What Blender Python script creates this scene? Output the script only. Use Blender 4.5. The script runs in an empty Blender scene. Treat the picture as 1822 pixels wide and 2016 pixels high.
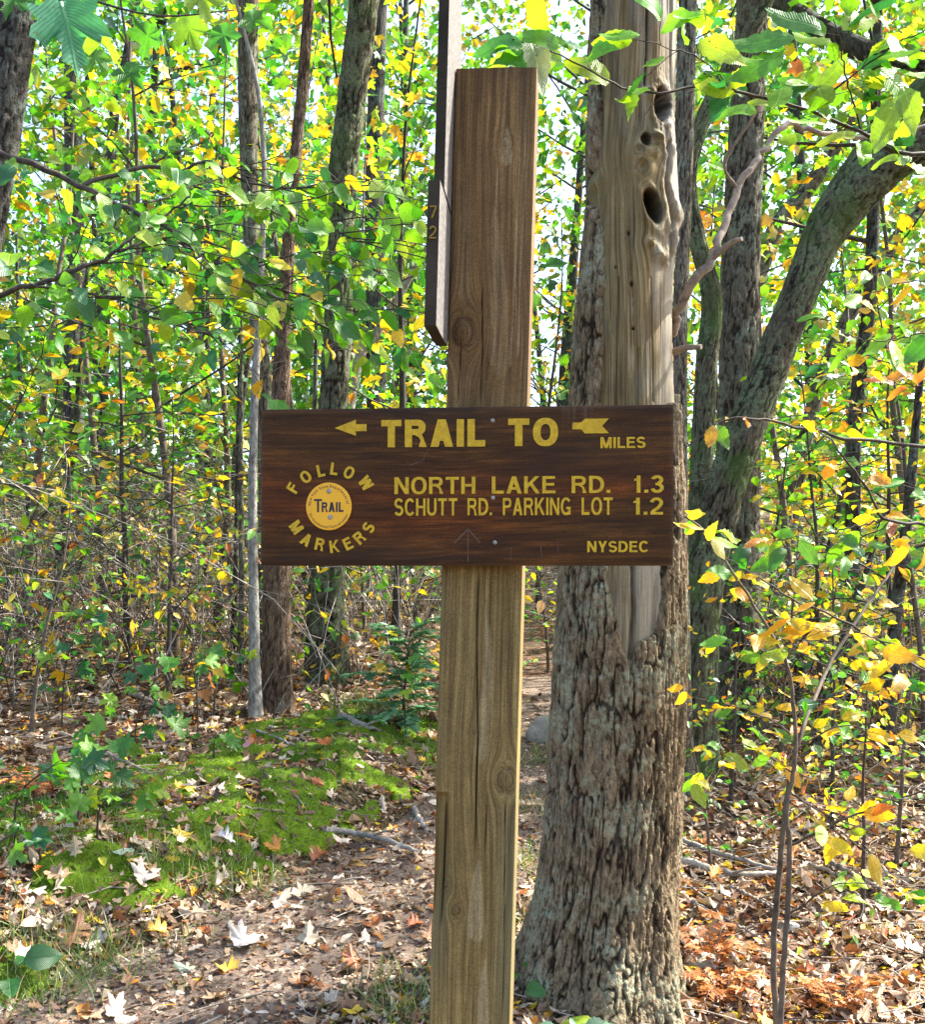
import bpy, math, random
import numpy as np
from mathutils import Matrix, Vector

# ------------------------------------------------------------------ camera, sky, sun, exposure
scene = bpy.context.scene
COL = scene.collection
EYE = 1.5
F = 2286.0                       # focal length in pixels of an 1822 x 2016 frame
HZ = 1180.0                      # row of the horizon in that frame
cam_data = bpy.data.cameras.new("camera")
cam = bpy.data.objects.new("camera", cam_data)
COL.objects.link(cam)
cam.location = (0, 0, EYE)
cam.rotation_euler = (math.radians(90), 0, 0)
cam_data.sensor_fit = 'VERTICAL'
cam_data.sensor_height = 36.0
cam_data.lens = 36.0 * F / 2016.0
cam_data.shift_y = (HZ - 1008.0) / 2016.0
cam_data.clip_start = 0.05
cam_data.clip_end = 500
scene.camera = cam

SUN_EL, SUN_X, SUN_Y = math.radians(46), 0.90, 0.36
world = bpy.data.worlds.new("World")
scene.world = world
world.use_nodes = True
wn = world.node_tree.nodes
wl = world.node_tree.links
wn.clear()
w_out = wn.new('ShaderNodeOutputWorld')
w_bg = wn.new('ShaderNodeBackground')
w_sky = wn.new('ShaderNodeTexSky')
w_sky.sky_type = 'NISHITA'
w_sky.sun_disc = False
w_sky.sun_elevation = SUN_EL
w_sky.sun_rotation = math.atan2(SUN_X, SUN_Y)
w_sky.air_density = 1.0
w_sky.dust_density = 3.0
w_sky.ozone_density = 1.0
w_bg.inputs['Strength'].default_value = 0.15
wl.new(w_sky.outputs[0], w_bg.inputs[0])
wl.new(w_bg.outputs[0], w_out.inputs[0])

sun_data = bpy.data.lights.new("sun", 'SUN')
sun_data.energy = 5.0
sun_data.angle = math.radians(0.6)
sun_data.color = (1.0, 0.95, 0.86)
sun = bpy.data.objects.new("sun", sun_data)
COL.objects.link(sun)
_h = math.hypot(SUN_X, SUN_Y)
to_sun = Vector((SUN_X / _h * math.cos(SUN_EL), SUN_Y / _h * math.cos(SUN_EL), math.sin(SUN_EL)))
sun.rotation_euler = (-to_sun).to_track_quat('-Z', 'Y').to_euler()
sun.location = (20, 8, 25)

vs = scene.view_settings
vs.view_transform = 'Standard'
vs.look = 'None'
vs.exposure = 1.95
vs.gamma = 1.0
vs.use_curve_mapping = False
scene.render.engine = 'CYCLES'
scene.cycles.max_bounces = 8
scene.cycles.diffuse_bounces = 4
scene.cycles.transmission_bounces = 5
scene.cycles.use_denoising = True

RNG = np.random.default_rng(11)
random.seed(11)
UP = np.array([0.0, 0, 1])


def P3(px, py, d):
    """a pixel of the 1822 x 2016 frame at depth d -> the place in the world"""
    return np.array([(px - 911.0) / F * d, d, EYE + (HZ - py) / F * d])


def nrm(v):
    v = np.asarray(v, float)
    return v / np.maximum(np.linalg.norm(v, axis=-1, keepdims=True), 1e-9)


def sstep(a, b, x):
    t = np.clip((np.asarray(x, float) - a) / (b - a), 0, 1)
    return t * t * (3 - 2 * t)


# ------------------------------------------------------------------ numeric noise
def _hash(ix, iy, iz, seed):
    h = (ix.astype(np.int64) * 374761393 + iy.astype(np.int64) * 668265263 + iz.astype(np.int64) * 2147483647 + seed * 1274126177) & 0xFFFFFFFF
    h = ((h ^ (h >> 13)) * 1274126177) & 0xFFFFFFFF
    h = ((h ^ (h >> 16)) * 2246822519) & 0xFFFFFFFF
    return ((h ^ (h >> 15)) & 0xFFFFFF) / float(0xFFFFFF)


def vnoise(x, y, z=0.0, seed=0):
    x, y, z = np.broadcast_arrays(np.asarray(x, float), np.asarray(y, float), np.asarray(z, float))
    ix, iy, iz = np.floor(x).astype(np.int64), np.floor(y).astype(np.int64), np.floor(z).astype(np.int64)
    fx, fy, fz = x - ix, y - iy, z - iz
    fx, fy, fz = fx * fx * (3 - 2 * fx), fy * fy * (3 - 2 * fy), fz * fz * (3 - 2 * fz)
    r = 0
    for a in (0, 1):
        for b in (0, 1):
            for c in (0, 1):
                w = (fx if a else 1 - fx) * (fy if b else 1 - fy) * (fz if c else 1 - fz)
                r = r + w * _hash(ix + a, iy + b, iz + c, seed)
    return r


def fbm(x, y, z=0.0, seed=0, octv=4):
    r, a, s = 0, 0.5, 0
    for i in range(octv):
        r = r + a * vnoise(x * 2 ** i, y * 2 ** i, z * 2 ** i, seed + i)
        s += a
        a *= 0.5
    return r / s


def cells(u, v, nu, seed):
    """F2 - F1 of a jittered grid that wraps in u after nu cells"""
    iu, iv = np.floor(u).astype(np.int64), np.floor(v).astype(np.int64)
    f1 = np.full(u.shape, 9.0)
    f2 = np.full(u.shape, 9.0)
    idv = np.zeros(u.shape)
    for a in (-1, 0, 1):
        for b in (-1, 0, 1):
            cu, cv = (iu + a), iv + b
            hx = _hash(cu % nu, cv, cu * 0, seed)
            hy = _hash(cu % nu, cv, cu * 0 + 7, seed)
            d = np.hypot(cu + 0.15 + 0.7 * hx - u, cv + 0.1 + 0.8 * hy - v)
            near = d < f1
            f2 = np.where(near, f1, np.minimum(f2, d))
            idv = np.where(near, hx, idv)
            f1 = np.where(near, d, f1)
    return f2 - f1, idv


# ------------------------------------------------------------------ object helpers
def tag(o, label=None, cat=None, group=None, kind=None):
    if label:
        o['label'] = label
    if cat:
        o['category'] = cat
    if group:
        o['group'] = group
    if kind:
        o['kind'] = kind
    return o


def empty(name, loc, label, cat, group=None):
    o = bpy.data.objects.new(name, None)
    COL.objects.link(o)
    o.location = loc
    o.empty_display_size = 0.1
    return tag(o, label, cat, group)


JOINED = ("twigs", "branches", "crown", "leaf_stalks", "fronds", "stalks", "foliage", "stems")


class MB:
    """collects geometry and links it as one mesh object"""

    def __init__(self):
        self.V, self.C, self.UV, self.R, self.faces = [], [], [], [], []
        self.n = 0

    def add(self, V, Fc, col=(0.5, 0.5, 0.5), uv=None, ridge=None, mat=0, smooth=True):
        V = np.asarray(V, float).reshape(-1, 3)
        Fc = np.asarray(Fc, np.int64)
        k = len(V)
        c = np.asarray(col, float)
        if c.ndim == 1:
            c = np.broadcast_to(c, (k, 3))
        self.V.append(V)
        self.C.append(c)
        self.UV.append(np.zeros((k, 2)) if uv is None else np.asarray(uv, float))
        self.R.append(np.zeros(k) if ridge is None else np.asarray(ridge, float).ravel())
        self.faces.append((Fc + self.n, mat, smooth))
        self.n += k

    def mesh(self, name, mats, origin=(0, 0, 0)):
        me = bpy.data.meshes.new(name)
        V = np.concatenate(self.V) - np.asarray(origin, float)
        C = np.concatenate(self.C)
        UV = np.concatenate(self.UV)
        R = np.concatenate(self.R)
        loops = np.concatenate([f.ravel() for f, m, s in self.faces])
        tot = np.concatenate([np.full(len(f), f.shape[1]) for f, m, s in self.faces])
        start = np.concatenate([[0], np.cumsum(tot)[:-1]])
        mi = np.concatenate([np.full(len(f), m) for f, m, s in self.faces])
        sm = np.concatenate([np.full(len(f), s) for f, m, s in self.faces])
        me.vertices.add(len(V))
        me.vertices.foreach_set('co', V.astype(np.float32).ravel())
        me.loops.add(len(loops))
        me.loops.foreach_set('vertex_index', loops.astype(np.int32))
        me.polygons.add(len(tot))
        me.polygons.foreach_set('loop_start', start.astype(np.int32))
        me.polygons.foreach_set('loop_total', tot.astype(np.int32))
        me.polygons.foreach_set('material_index', mi.astype(np.int32))
        me.polygons.foreach_set('use_smooth', sm.astype(bool))
        at = me.color_attributes.new('Col', 'FLOAT_COLOR', 'POINT')
        at.data.foreach_set('color', np.concatenate([C, np.ones((len(C), 1))], 1).astype(np.float32).ravel())
        uvl = me.uv_layers.new(name='UVMap')
        uvl.data.foreach_set('uv', UV[loops].astype(np.float32).ravel())
        ra = me.attributes.new('ridge', 'FLOAT', 'POINT')
        ra.data.foreach_set('value', R.astype(np.float32))
        for m in (mats if isinstance(mats, (list, tuple)) else [mats]):
            me.materials.append(m)
        me.update(calc_edges=True)
        me.validate()
        return me

    def build(self, name, mats, parent=None, origin=(0, 0, 0)):
        o = bpy.data.objects.new(name, self.mesh(name, mats, origin))
        COL.objects.link(o)
        if name in JOINED:
            o['kind'] = 'stuff'
        if parent is not None:
            o.parent = parent
        return o


def grid_faces(nu, nv, wrap=False):
    """rows of nu verts, nv rows"""
    i = np.arange(nu if wrap else nu - 1)
    j = np.arange(nv - 1)
    I, J = np.meshgrid(i, j)
    I2 = (I + 1) % nu
    return np.stack([J * nu + I, J * nu + I2, (J + 1) * nu + I2, (J + 1) * nu + I], -1).reshape(-1, 4)


def spline(pts, n):
    pts = np.asarray(pts, float)
    if len(pts) == 2:
        t = np.linspace(0, 1, n)[:, None]
        return pts[0] * (1 - t) + pts[1] * t
    p = np.vstack([2 * pts[0] - pts[1], pts, 2 * pts[-1] - pts[-2]])
    seg = len(pts) - 1
    t = np.linspace(0, seg, n)
    k = np.minimum(t.astype(int), seg - 1)
    f = (t - k)[:, None]
    a, b, c, d = p[k], p[k + 1], p[k + 2], p[k + 3]
    return 0.5 * (2 * b + (c - a) * f + (2 * a - 5 * b + 4 * c - d) * f ** 2 + (3 * b - a - 3 * c + d) * f ** 3)


def frames(pts, ref=(0, 1, 0)):
    T = nrm(np.gradient(pts, axis=0))
    ref = np.broadcast_to(np.asarray(ref, float), T.shape)
    bad = np.abs((T * ref).sum(-1)) > 0.93
    ref = np.where(bad[:, None], np.array([0.3, 0.1, 1.0]), ref)
    X = nrm(np.cross(ref, T))
    Y = np.cross(T, X)
    return T, X, Y


def tube(mb, pts, rad, ns=5, col=(0.2, 0.17, 0.14), mat=0, cap=True):
    pts = np.asarray(pts, float)
    n = len(pts)
    rad = np.broadcast_to(np.asarray(rad, float), (n,))
    T, X, Y = frames(pts)
    a = np.linspace(0, 2 * math.pi, ns, endpoint=False)
    V = pts[:, None] + rad[:, None, None] * (np.cos(a)[None, :, None] * X[:, None] + np.sin(a)[None, :, None] * Y[:, None])
    L = np.concatenate([[0], np.cumsum(np.linalg.norm(np.diff(pts, axis=0), axis=1))])
    uv = np.stack([np.broadcast_to(a / 6.283, (n, ns)), np.broadcast_to(L[:, None], (n, ns))], -1).reshape(-1, 2)
    mb.add(V, grid_faces(ns, n, True), col, uv=uv, ridge=np.full(n * ns, 0.6), mat=mat)
    if cap and ns >= 4:
        k = mb.n - ns
        fc = np.array([[k, k + i, k + i + 1] for i in range(1, ns - 1)])
        mb.faces.append((fc, mat, False))


def bark_relief(c, s, R, z, w, seed, stretch=4.5):
    """furrows wander upwards between long ridges that join and part; returns ridge 0..1 and a plate tone"""
    k = R / w
    wx = 0.55 * (fbm(c * 5, s * 5, z * 12, seed + 60, 3) - 0.5)
    hf = (fbm(c * k * 3, s * k * 3, z / (w * 0.8), seed + 61, 2) - 0.5)
    n1 = vnoise(c * k + wx, s * k + wx, z / (w * stretch) + wx, seed) * 0.75 + 0.25 * vnoise(c * k * 2.2, s * k * 2.2, z / (w * stretch * 0.4), seed + 1) + 0.07 * hf
    n2 = vnoise(c * k * 1.8 + 9, s * k * 1.8 - wx, z / (w * stretch * 0.8) + wx, seed + 2) + 0.10 * hf
    n3 = vnoise(c * k * 0.8 + wx * 3, s * k * 0.8, z / (w * 0.9) + 2 * wx, seed + 3) + 0.10 * hf
    f1 = sstep(0.0, 0.075, np.abs(n1 - 0.5))
    f2 = sstep(0.0, 0.07, np.abs(n2 - 0.5))
    f3 = sstep(0.0, 0.045, np.abs(n3 - 0.5))
    return f1 * (0.45 + 0.55 * f2) * (0.70 + 0.30 * f3), n2


def trunk(mb, pts, rad, na, nl, cell=0.035, ch=0.11, depth=0.012, seed=1, flare=0.0, col=(0.3, 0.28, 0.25)):
    """a trunk whose bark plates and furrows are real relief"""
    P = spline(pts, nl)
    rad = np.interp(np.linspace(0, 1, nl), np.linspace(0, 1, len(rad)), rad)
    T, X, Y = frames(P)
    th = np.linspace(0, 2 * math.pi, na, endpoint=False)
    L = np.concatenate([[0], np.cumsum(np.linalg.norm(np.diff(P, axis=0), axis=1))])
    TH, LL = np.meshgrid(th, L)
    c, s = np.cos(TH), np.sin(TH)
    R = np.broadcast_to(rad[:, None], TH.shape).copy()
    if flare:
        k = np.exp(-LL / 0.22)
        R = R * (1 + flare * k * (0.8 + 0.7 * np.sin(TH * 4 + seed) * 0.5 + 0.4 * np.sin(TH * 7 + 2 * seed) * 0.5))
    nu = max(6, int(2 * math.pi * rad.mean() / cell))
    ridge, idv = bark_relief(c, s, R, LL + 31 * seed, cell, seed, ch / cell)
    big = fbm(c * 1.2, s * 1.2, LL * 1.3, seed + 5, 3) - 0.5
    fine = fbm(c * 9, s * 9, LL * 22, seed + 9, 3) - 0.5
    R = R * (1 + 0.16 * big) + depth * (ridge - 0.7 + 0.5 * (idv - 0.5) * ridge + 0.5 * fine)
    V = P[:, None] + R[..., None] * (c[..., None] * X[:, None] + s[..., None] * Y[:, None])
    uv = np.stack([TH / 6.283 * nu, LL / ch], -1).reshape(-1, 2)
    mb.add(V, grid_faces(na, nl, True), col, uv=uv, ridge=ridge * (0.75 + 0.5 * idv) * (0.85 + 0.4 * fine))


# ------------------------------------------------------------------ materials
def new_mat(name):
    m = bpy.data.materials.new(name)
    m.use_nodes = True
    nt = m.node_tree
    nt.nodes.clear()
    out = nt.nodes.new('ShaderNodeOutputMaterial')
    return m, nt, out


def N(nt, t, **kw):
    n = nt.nodes.new(t)
    for k, v in kw.items():
        if k == 'inp':
            for a, b in v.items():
                if hasattr(b, 'links') or isinstance(b, bpy.types.NodeSocket):
                    nt.links.new(b, n.inputs[a])
                else:
                    n.inputs[a].default_value = b
        else:
            setattr(n, k, v)
    return n


def ramp(nt, fac, stops):
    r = nt.nodes.new('ShaderNodeValToRGB')
    el = r.color_ramp.elements
    while len(el) < len(stops):
        el.new(0.5)
    for e, (p, c) in zip(el, stops):
        e.position = p
        e.color = (c[0], c[1], c[2], 1) if not isinstance(c, (int, float)) else (c, c, c, 1)
    nt.links.new(fac, r.inputs[0])
    return r.outputs[0]


def mix(nt, fac, a, b, mode='MIX'):
    m = nt.nodes.new('ShaderNodeMix')
    m.data_type = 'RGBA'
    m.blend_type = mode
    for sock, v in ((m.inputs[0], fac), (m.inputs[6], a), (m.inputs[7], b)):
        if isinstance(v, bpy.types.NodeSocket):
            nt.links.new(v, sock)
        elif isinstance(v, (int, float)):
            sock.default_value = v
        else:
            sock.default_value = (v[0], v[1], v[2], 1)
    return m.outputs[2]


def math_n(nt, op, a, b=None, c=None):
    n = nt.nodes.new('ShaderNodeMath')
    n.operation = op
    for i, v in enumerate((a, b, c)):
        if v is None:
            continue
        if isinstance(v, bpy.types.NodeSocket):
            nt.links.new(v, n.inputs[i])
        else:
            n.inputs[i].default_value = v
    return n.outputs[0]


def noise(nt, vec, scale, detail=4, rough=0.6, sc=None):
    if sc is not None:
        mp = nt.nodes.new('ShaderNodeMapping')
        mp.inputs['Scale'].default_value = sc
        nt.links.new(vec, mp.inputs[0])
        vec = mp.outputs[0]
    n = nt.nodes.new('ShaderNodeTexNoise')
    n.inputs['Scale'].default_value = scale
    n.inputs['Detail'].default_value = detail
    n.inputs['Roughness'].default_value = rough
    nt.links.new(vec, n.inputs['Vector'])
    return n.outputs[0]


def principled(nt, out, col, rough=0.8, spec=0.3, bump=None, bdist=0.01, bstr=0.6):
    b = nt.nodes.new('ShaderNodeBsdfPrincipled')
    for key, v in (('Base Color', col), ('Roughness', rough), ('Specular IOR Level', spec)):
        if isinstance(v, bpy.types.NodeSocket):
            nt.links.new(v, b.inputs[key])
        elif isinstance(v, (int, float)):
            b.inputs[key].default_value = v
        else:
            b.inputs[key].default_value = (v[0], v[1], v[2], 1)
    if bump is not None:
        bn = nt.nodes.new('ShaderNodeBump')
        bn.inputs['Distance'].default_value = bdist
        bn.inputs['Strength'].default_value = bstr
        nt.links.new(bump, bn.inputs['Height'])
        nt.links.new(bn.outputs[0], b.inputs['Normal'])
    nt.links.new(b.outputs[0], out.inputs[0])
    return b


def bark_mat(name, ridge_col, furrow_col, lichen=(0.35, 0.42, 0.33), lich=0.5, moss=None, plates=0.5):
    m, nt, out = new_mat(name)
    geo = N(nt, 'ShaderNodeTexCoord').outputs['Object']
    at = N(nt, 'ShaderNodeAttribute', attribute_name='ridge').outputs['Fac']
    base = ramp(nt, at, [(0.12, furrow_col), (0.75, ridge_col)])
    n1 = noise(nt, geo, 60, 6, 0.7, (1, 1, 0.35))
    base = mix(nt, 0.95, base, ramp(nt, n1, [(0.32, 0.35), (0.68, 1.6)]), 'MULTIPLY')
    wv = nt.nodes.new('ShaderNodeTexNoise')
    wv.inputs['Scale'].default_value = 22
    wv.inputs['Detail'].default_value = 3
    nt.links.new(geo, wv.inputs['Vector'])
    wp = nt.nodes.new('ShaderNodeMix')
    wp.data_type = 'RGBA'
    wp.blend_type = 'ADD'
    wp.inputs[0].default_value = 0.05
    nt.links.new(geo, wp.inputs[6])
    nt.links.new(wv.outputs['Color'], wp.inputs[7])
    mpv = nt.nodes.new('ShaderNodeMapping')
    mpv.inputs['Scale'].default_value = (62, 62, 17)
    nt.links.new(wp.outputs[2], mpv.inputs[0])
    vc = nt.nodes.new('ShaderNodeTexVoronoi')
    vc.feature = 'DISTANCE_TO_EDGE'
    vc.inputs['Scale'].default_value = 1.0
    nt.links.new(mpv.outputs[0], vc.inputs['Vector'])
    crack = ramp(nt, vc.outputs['Distance'], [(0.0, 0.0), (0.16, 1.0)])
    vt = nt.nodes.new('ShaderNodeTexVoronoi')
    vt.inputs['Scale'].default_value = 1.0
    nt.links.new(mpv.outputs[0], vt.inputs['Vector'])
    tone = N(nt, 'ShaderNodeSeparateColor', inp={0: vt.outputs['Color']}).outputs[0]
    if plates:
        base = mix(nt, plates, base, ramp(nt, tone, [(0.0, 0.62), (1.0, 1.45)]), 'MULTIPLY')
        base = mix(nt, plates, base, ramp(nt, crack, [(0.0, 0.5), (0.5, 1.05)]), 'MULTIPLY')
    n2 = noise(nt, geo, 4.5, 5, 0.65)
    n3 = noise(nt, geo, 45, 3, 0.6)
    lm = math_n(nt, 'MULTIPLY', ramp(nt, n2, [(0.62 - 0.25 * lich, 0.0), (0.70 - 0.2 * lich, 1.0)]), ramp(nt, n3, [(0.4, 0.0), (0.55, 1.0)]))
    lm = math_n(nt, 'MULTIPLY', lm, ramp(nt, at, [(0.2, 0.2), (0.7, 1.0)]))
    base = mix(nt, math_n(nt, 'MULTIPLY', lm, 0.8), base, lichen)
    if moss:
        n4 = noise(nt, geo, 3.1, 4, 0.6)
        base = mix(nt, math_n(nt, 'MULTIPLY', ramp(nt, n4, [(0.5, 0.0), (0.62, 1.0)]), 0.75), base, moss)
    hb = math_n(nt, 'ADD', math_n(nt, 'ADD', n1, math_n(nt, 'MULTIPLY', n3, 0.6)), math_n(nt, 'MULTIPLY', crack, 0.7 * plates))
    principled(nt, out, base, 0.9, 0.12, hb, 0.012, 0.75)
    return m


def leaf_mat(name, attr='Col', trans=0.5, veins=0.0, gloss=0.06, rough=0.42):
    """attr 'Col' reads the vertex colour, attr None the object's own colour"""
    m, nt, out = new_mat(name)
    if attr:
        col = N(nt, 'ShaderNodeAttribute', attribute_name=attr).outputs['Color']
    else:
        col = N(nt, 'ShaderNodeObjectInfo').outputs['Color']
    tc = N(nt, 'ShaderNodeTexCoord')
    bump = None
    if veins:
        sp = N(nt, 'ShaderNodeSeparateXYZ', inp={0: tc.outputs['UV']})
        au = math_n(nt, 'ABSOLUTE', sp.outputs[0])
        ph = math_n(nt, 'MULTIPLY', math_n(nt, 'SUBTRACT', sp.outputs[1], math_n(nt, 'MULTIPLY', au, 0.75)), 62.0)
        w = math_n(nt, 'POWER', math_n(nt, 'ABSOLUTE', math_n(nt, 'SINE', ph)), 0.35)
        mid = ramp(nt, au, [(0.008, 0.0), (0.03, 1.0)])
        vein = math_n(nt, 'MULTIPLY', w, mid)
        col = mix(nt, veins, col, ramp(nt, vein, [(0.0, 1.5), (0.7, 0.9)]), 'MULTIPLY')
        bump = vein
        blot = noise(nt, tc.outputs['Object'], 9.0, 4, 0.7)
        col = mix(nt, 1.0, col, ramp(nt, blot, [(0.3, 0.75), (0.7, 1.2)]), 'MULTIPLY')
        spot = noise(nt, tc.outputs['Object'], 13.0, 3, 0.6)
        col = mix(nt, ramp(nt, spot, [(0.645, 0.0), (0.69, 0.85)]), col, (0.1, 0.05, 0.015))
    dif = N(nt, 'ShaderNodeBsdfDiffuse', inp={'Color': col})
    tr = N(nt, 'ShaderNodeBsdfTranslucent', inp={'Color': mix(nt, 1.0, col, (1.35, 1.25, 0.7), 'MULTIPLY')})
    gl = N(nt, 'ShaderNodeBsdfGlossy', inp={'Color': (1, 1, 1, 1), 'Roughness': rough})
    if bump is not None:
        bn = N(nt, 'ShaderNodeBump', inp={'Height': bump, 'Distance': 0.003, 'Strength': 0.5})
        for s in (dif, gl):
            nt.links.new(bn.outputs[0], s.inputs['Normal'])
    a = N(nt, 'ShaderNodeMixShader', inp={0: trans, 1: dif.outputs[0], 2: tr.outputs[0]})
    b = N(nt, 'ShaderNodeMixShader', inp={0: gloss, 1: a.outputs[0], 2: gl.outputs[0]})
    nt.links.new(b.outputs[0], out.inputs[0])
    return m


def twig_mat(name, a, b):
    m, nt, out = new_mat(name)
    oc = N(nt, 'ShaderNodeTexCoord').outputs['Object']
    n1 = noise(nt, oc, 35, 5, 0.7)
    n2 = noise(nt, oc, 3, 3, 0.6)
    c = mix(nt, ramp(nt, n1, [(0.35, 0.0), (0.65, 1.0)]), a, b)
    c = mix(nt, 1.0, c, ramp(nt, n2, [(0.3, 0.6), (0.7, 1.3)]), 'MULTIPLY')
    principled(nt, out, c, 0.75, 0.3, n1, 0.004, 0.5)
    return m


M_LEAF = leaf_mat('leaf_foliage', 'Col', 0.5, 0.0)
M_NEAR = leaf_mat('leaf_near', None, 0.55, 0.3, 0.04, 0.4)
M_DRY = leaf_mat('leaf_dry', 'Col', 0.15, 0.0, 0.03, 0.5)
M_DRY1 = leaf_mat('leaf_dry_single', None, 0.15, 0.45, 0.04, 0.45)
M_TWIG = twig_mat('twig_bark', (0.028, 0.022, 0.018), (0.085, 0.07, 0.055))
M_TWIGP = twig_mat('pale_twig_bark', (0.20, 0.17, 0.14), (0.42, 0.38, 0.33))
M_TWIGM = twig_mat('brown_grey_bark', (0.07, 0.052, 0.038), (0.165, 0.132, 0.10))
M_DEAD = twig_mat('dead_wood', (0.16, 0.12, 0.09), (0.36, 0.29, 0.22))
M_OAK = bark_mat('oak_bark', (0.190, 0.142, 0.086), (0.028, 0.018, 0.011), (0.30, 0.315, 0.215), 0.52)
M_GREYBARK = bark_mat('grey_bark', (0.135, 0.117, 0.088), (0.03, 0.024, 0.018), (0.21, 0.25, 0.19), 0.5)
M_BROWNBARK = bark_mat('brown_bark', (0.14, 0.095, 0.062), (0.045, 0.028, 0.02), (0.26, 0.27, 0.22), 0.2)
M_DARKBARK = bark_mat('dark_bark', (0.075, 0.07, 0.06), (0.02, 0.017, 0.014), (0.13, 0.18, 0.15), 0.5)
M_LICHEN = bark_mat('lichen_bark', (0.098, 0.084, 0.058), (0.022, 0.017, 0.012), (0.15, 0.20, 0.105), 0.8, (0.065, 0.105, 0.03))
M_SMOOTH = bark_mat('smooth_beech_bark', (0.24, 0.225, 0.20), (0.17, 0.155, 0.135), (0.31, 0.33, 0.29), 0.45, None, 0.0)


# ------------------------------------------------------------------ terrain
BY = [-8, 0, 2, 3.5, 4.2, 5, 6, 7, 8, 9, 12, 15, 20, 25, 45, 75]
BZ = [-.2, -.05, 0, .03, .12, .25, .36, .46, .6, .72, .95, 1.18, 1.65, 2.25, 5, 9]
PY = [-8, 2.5, 3.5, 4, 4.5, 5.4, 6.2, 8, 12, 16, 75]
PX = [-9, -2.6, -1.7, -1.1, -.65, -.12, .25, .5, .55, 1.2, 6]


def path_s(x, y):
    """distance to the left of the trail's centre line"""
    dx = (np.interp(y + 0.3, PY, PX) - np.interp(y - 0.3, PY, PX)) / 0.6
    return (np.interp(y, PY, PX) - x) / np.sqrt(1 + dx * dx)


def ground_z(x, y):
    x, y = np.asarray(x, float), np.asarray(y, float)
    z = np.interp(y, BY, BZ)
    z = 0.5 * z + 0.25 * (np.interp(y - 0.5, BY, BZ) + np.interp(y + 0.5, BY, BZ))
    s = path_s(x, y)
    z = z + 0.20 * sstep(0.4, 1.1, s) * sstep(2, 4.5, y)
    z = z - 0.10 * sstep(0.1, 0.7, x) * (1 - sstep(5, 7.5, y)) * sstep(1.5, 3.5, y)
    off = sstep(0.35, 0.8, np.abs(s))
    z = z + 0.55 * sstep(7.5, 14, y) * sstep(0.5, -4.5, x)
    z = z + off * (0.10 * (fbm(x * 0.9, y * 0.9, 0, 3, 3) - 0.5) + 0.035 * (fbm(x * 4, y * 4, 0, 4, 3) - 0.5)) + 0.012 * (fbm(x * 7, y * 7, 0, 6, 2) - 0.5)
    z = z + sstep(12, 30, y) * 1.5 * (fbm(x * 0.12, y * 0.12, 0, 8, 2) - 0.5)
    return z


def ground_mat():
    m, nt, out = new_mat('forest_floor')
    oc = N(nt, 'ShaderNodeTexCoord').outputs['Object']
    v = N(nt, 'ShaderNodeTexVoronoi', inp={'Vector': oc, 'Scale': 14.0, 'Randomness': 1.0})
    sep = N(nt, 'ShaderNodeSeparateColor', inp={0: v.outputs['Color']})
    leafc = ramp(nt, sep.outputs[0], [(0.0, (0.07, 0.04, 0.025)), (0.3, (0.17, 0.10, 0.06)), (0.55, (0.28, 0.20, 0.14)), (0.8, (0.22, 0.09, 0.03)), (0.95, (0.36, 0.28, 0.21))])
    n1 = noise(nt, oc, 25, 6, 0.7)
    n2 = noise(nt, oc, 1.1, 4, 0.6)
    c = mix(nt, ramp(nt, n1, [(0.4, 0.0), (0.6, 0.8)]), (0.055, 0.036, 0.024), leafc)
    c = mix(nt, math_n(nt, 'MULTIPLY', ramp(nt, n2, [(0.55, 0.0), (0.7, 1.0)]), 0.5), c, (0.06, 0.09, 0.025))
    h = math_n(nt, 'ADD', n1, math_n(nt, 'MULTIPLY', sep.outputs[1], 0.6))
    principled(nt, out, c, 0.95, 0.1, h, 0.03, 0.8)
    return m


def soil_mat():
    m, nt, out = new_mat('trail_soil')
    oc = N(nt, 'ShaderNodeTexCoord').outputs['Object']
    n1 = noise(nt, oc, 45, 6, 0.75)
    n2 = noise(nt, oc, 3.0, 5, 0.6)
    c = ramp(nt, n1, [(0.3, (0.065, 0.046, 0.034)), (0.5, (0.17, 0.125, 0.095)), (0.72, (0.36, 0.29, 0.23))])
    c = mix(nt, 1.0, c, ramp(nt, n2, [(0.3, 0.65), (0.7, 1.3)]), 'MULTIPLY')
    principled(nt, out, c, 0.95, 0.1, n1, 0.012, 0.8)
    return m


def axis_pts(lo, hi, f0, f1, coarse, fine):
    pts, x = [], lo
    while x < hi:
        pts.append(x)
        d = max(f0 - x, x - f1, 0)
        x += fine + (coarse - fine) * min(1, d / 15)
    pts.append(hi)
    return np.array(pts)


gx = axis_pts(-45, 45, -3.5, 3.5, 1.5, 0.04)
gy = axis_pts(-8, 75, 3, 11, 1.5, 0.04)
GX, GY = np.meshgrid(gx, gy)
mb = MB()
mb.add(np.stack([GX, GY, ground_z(GX, GY)], -1), grid_faces(len(gx), len(gy)), (0.2, 0.15, 0.1))
tag(mb.build('ground', ground_mat()), 'forest floor rising gently into the woods', kind='structure')

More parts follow.
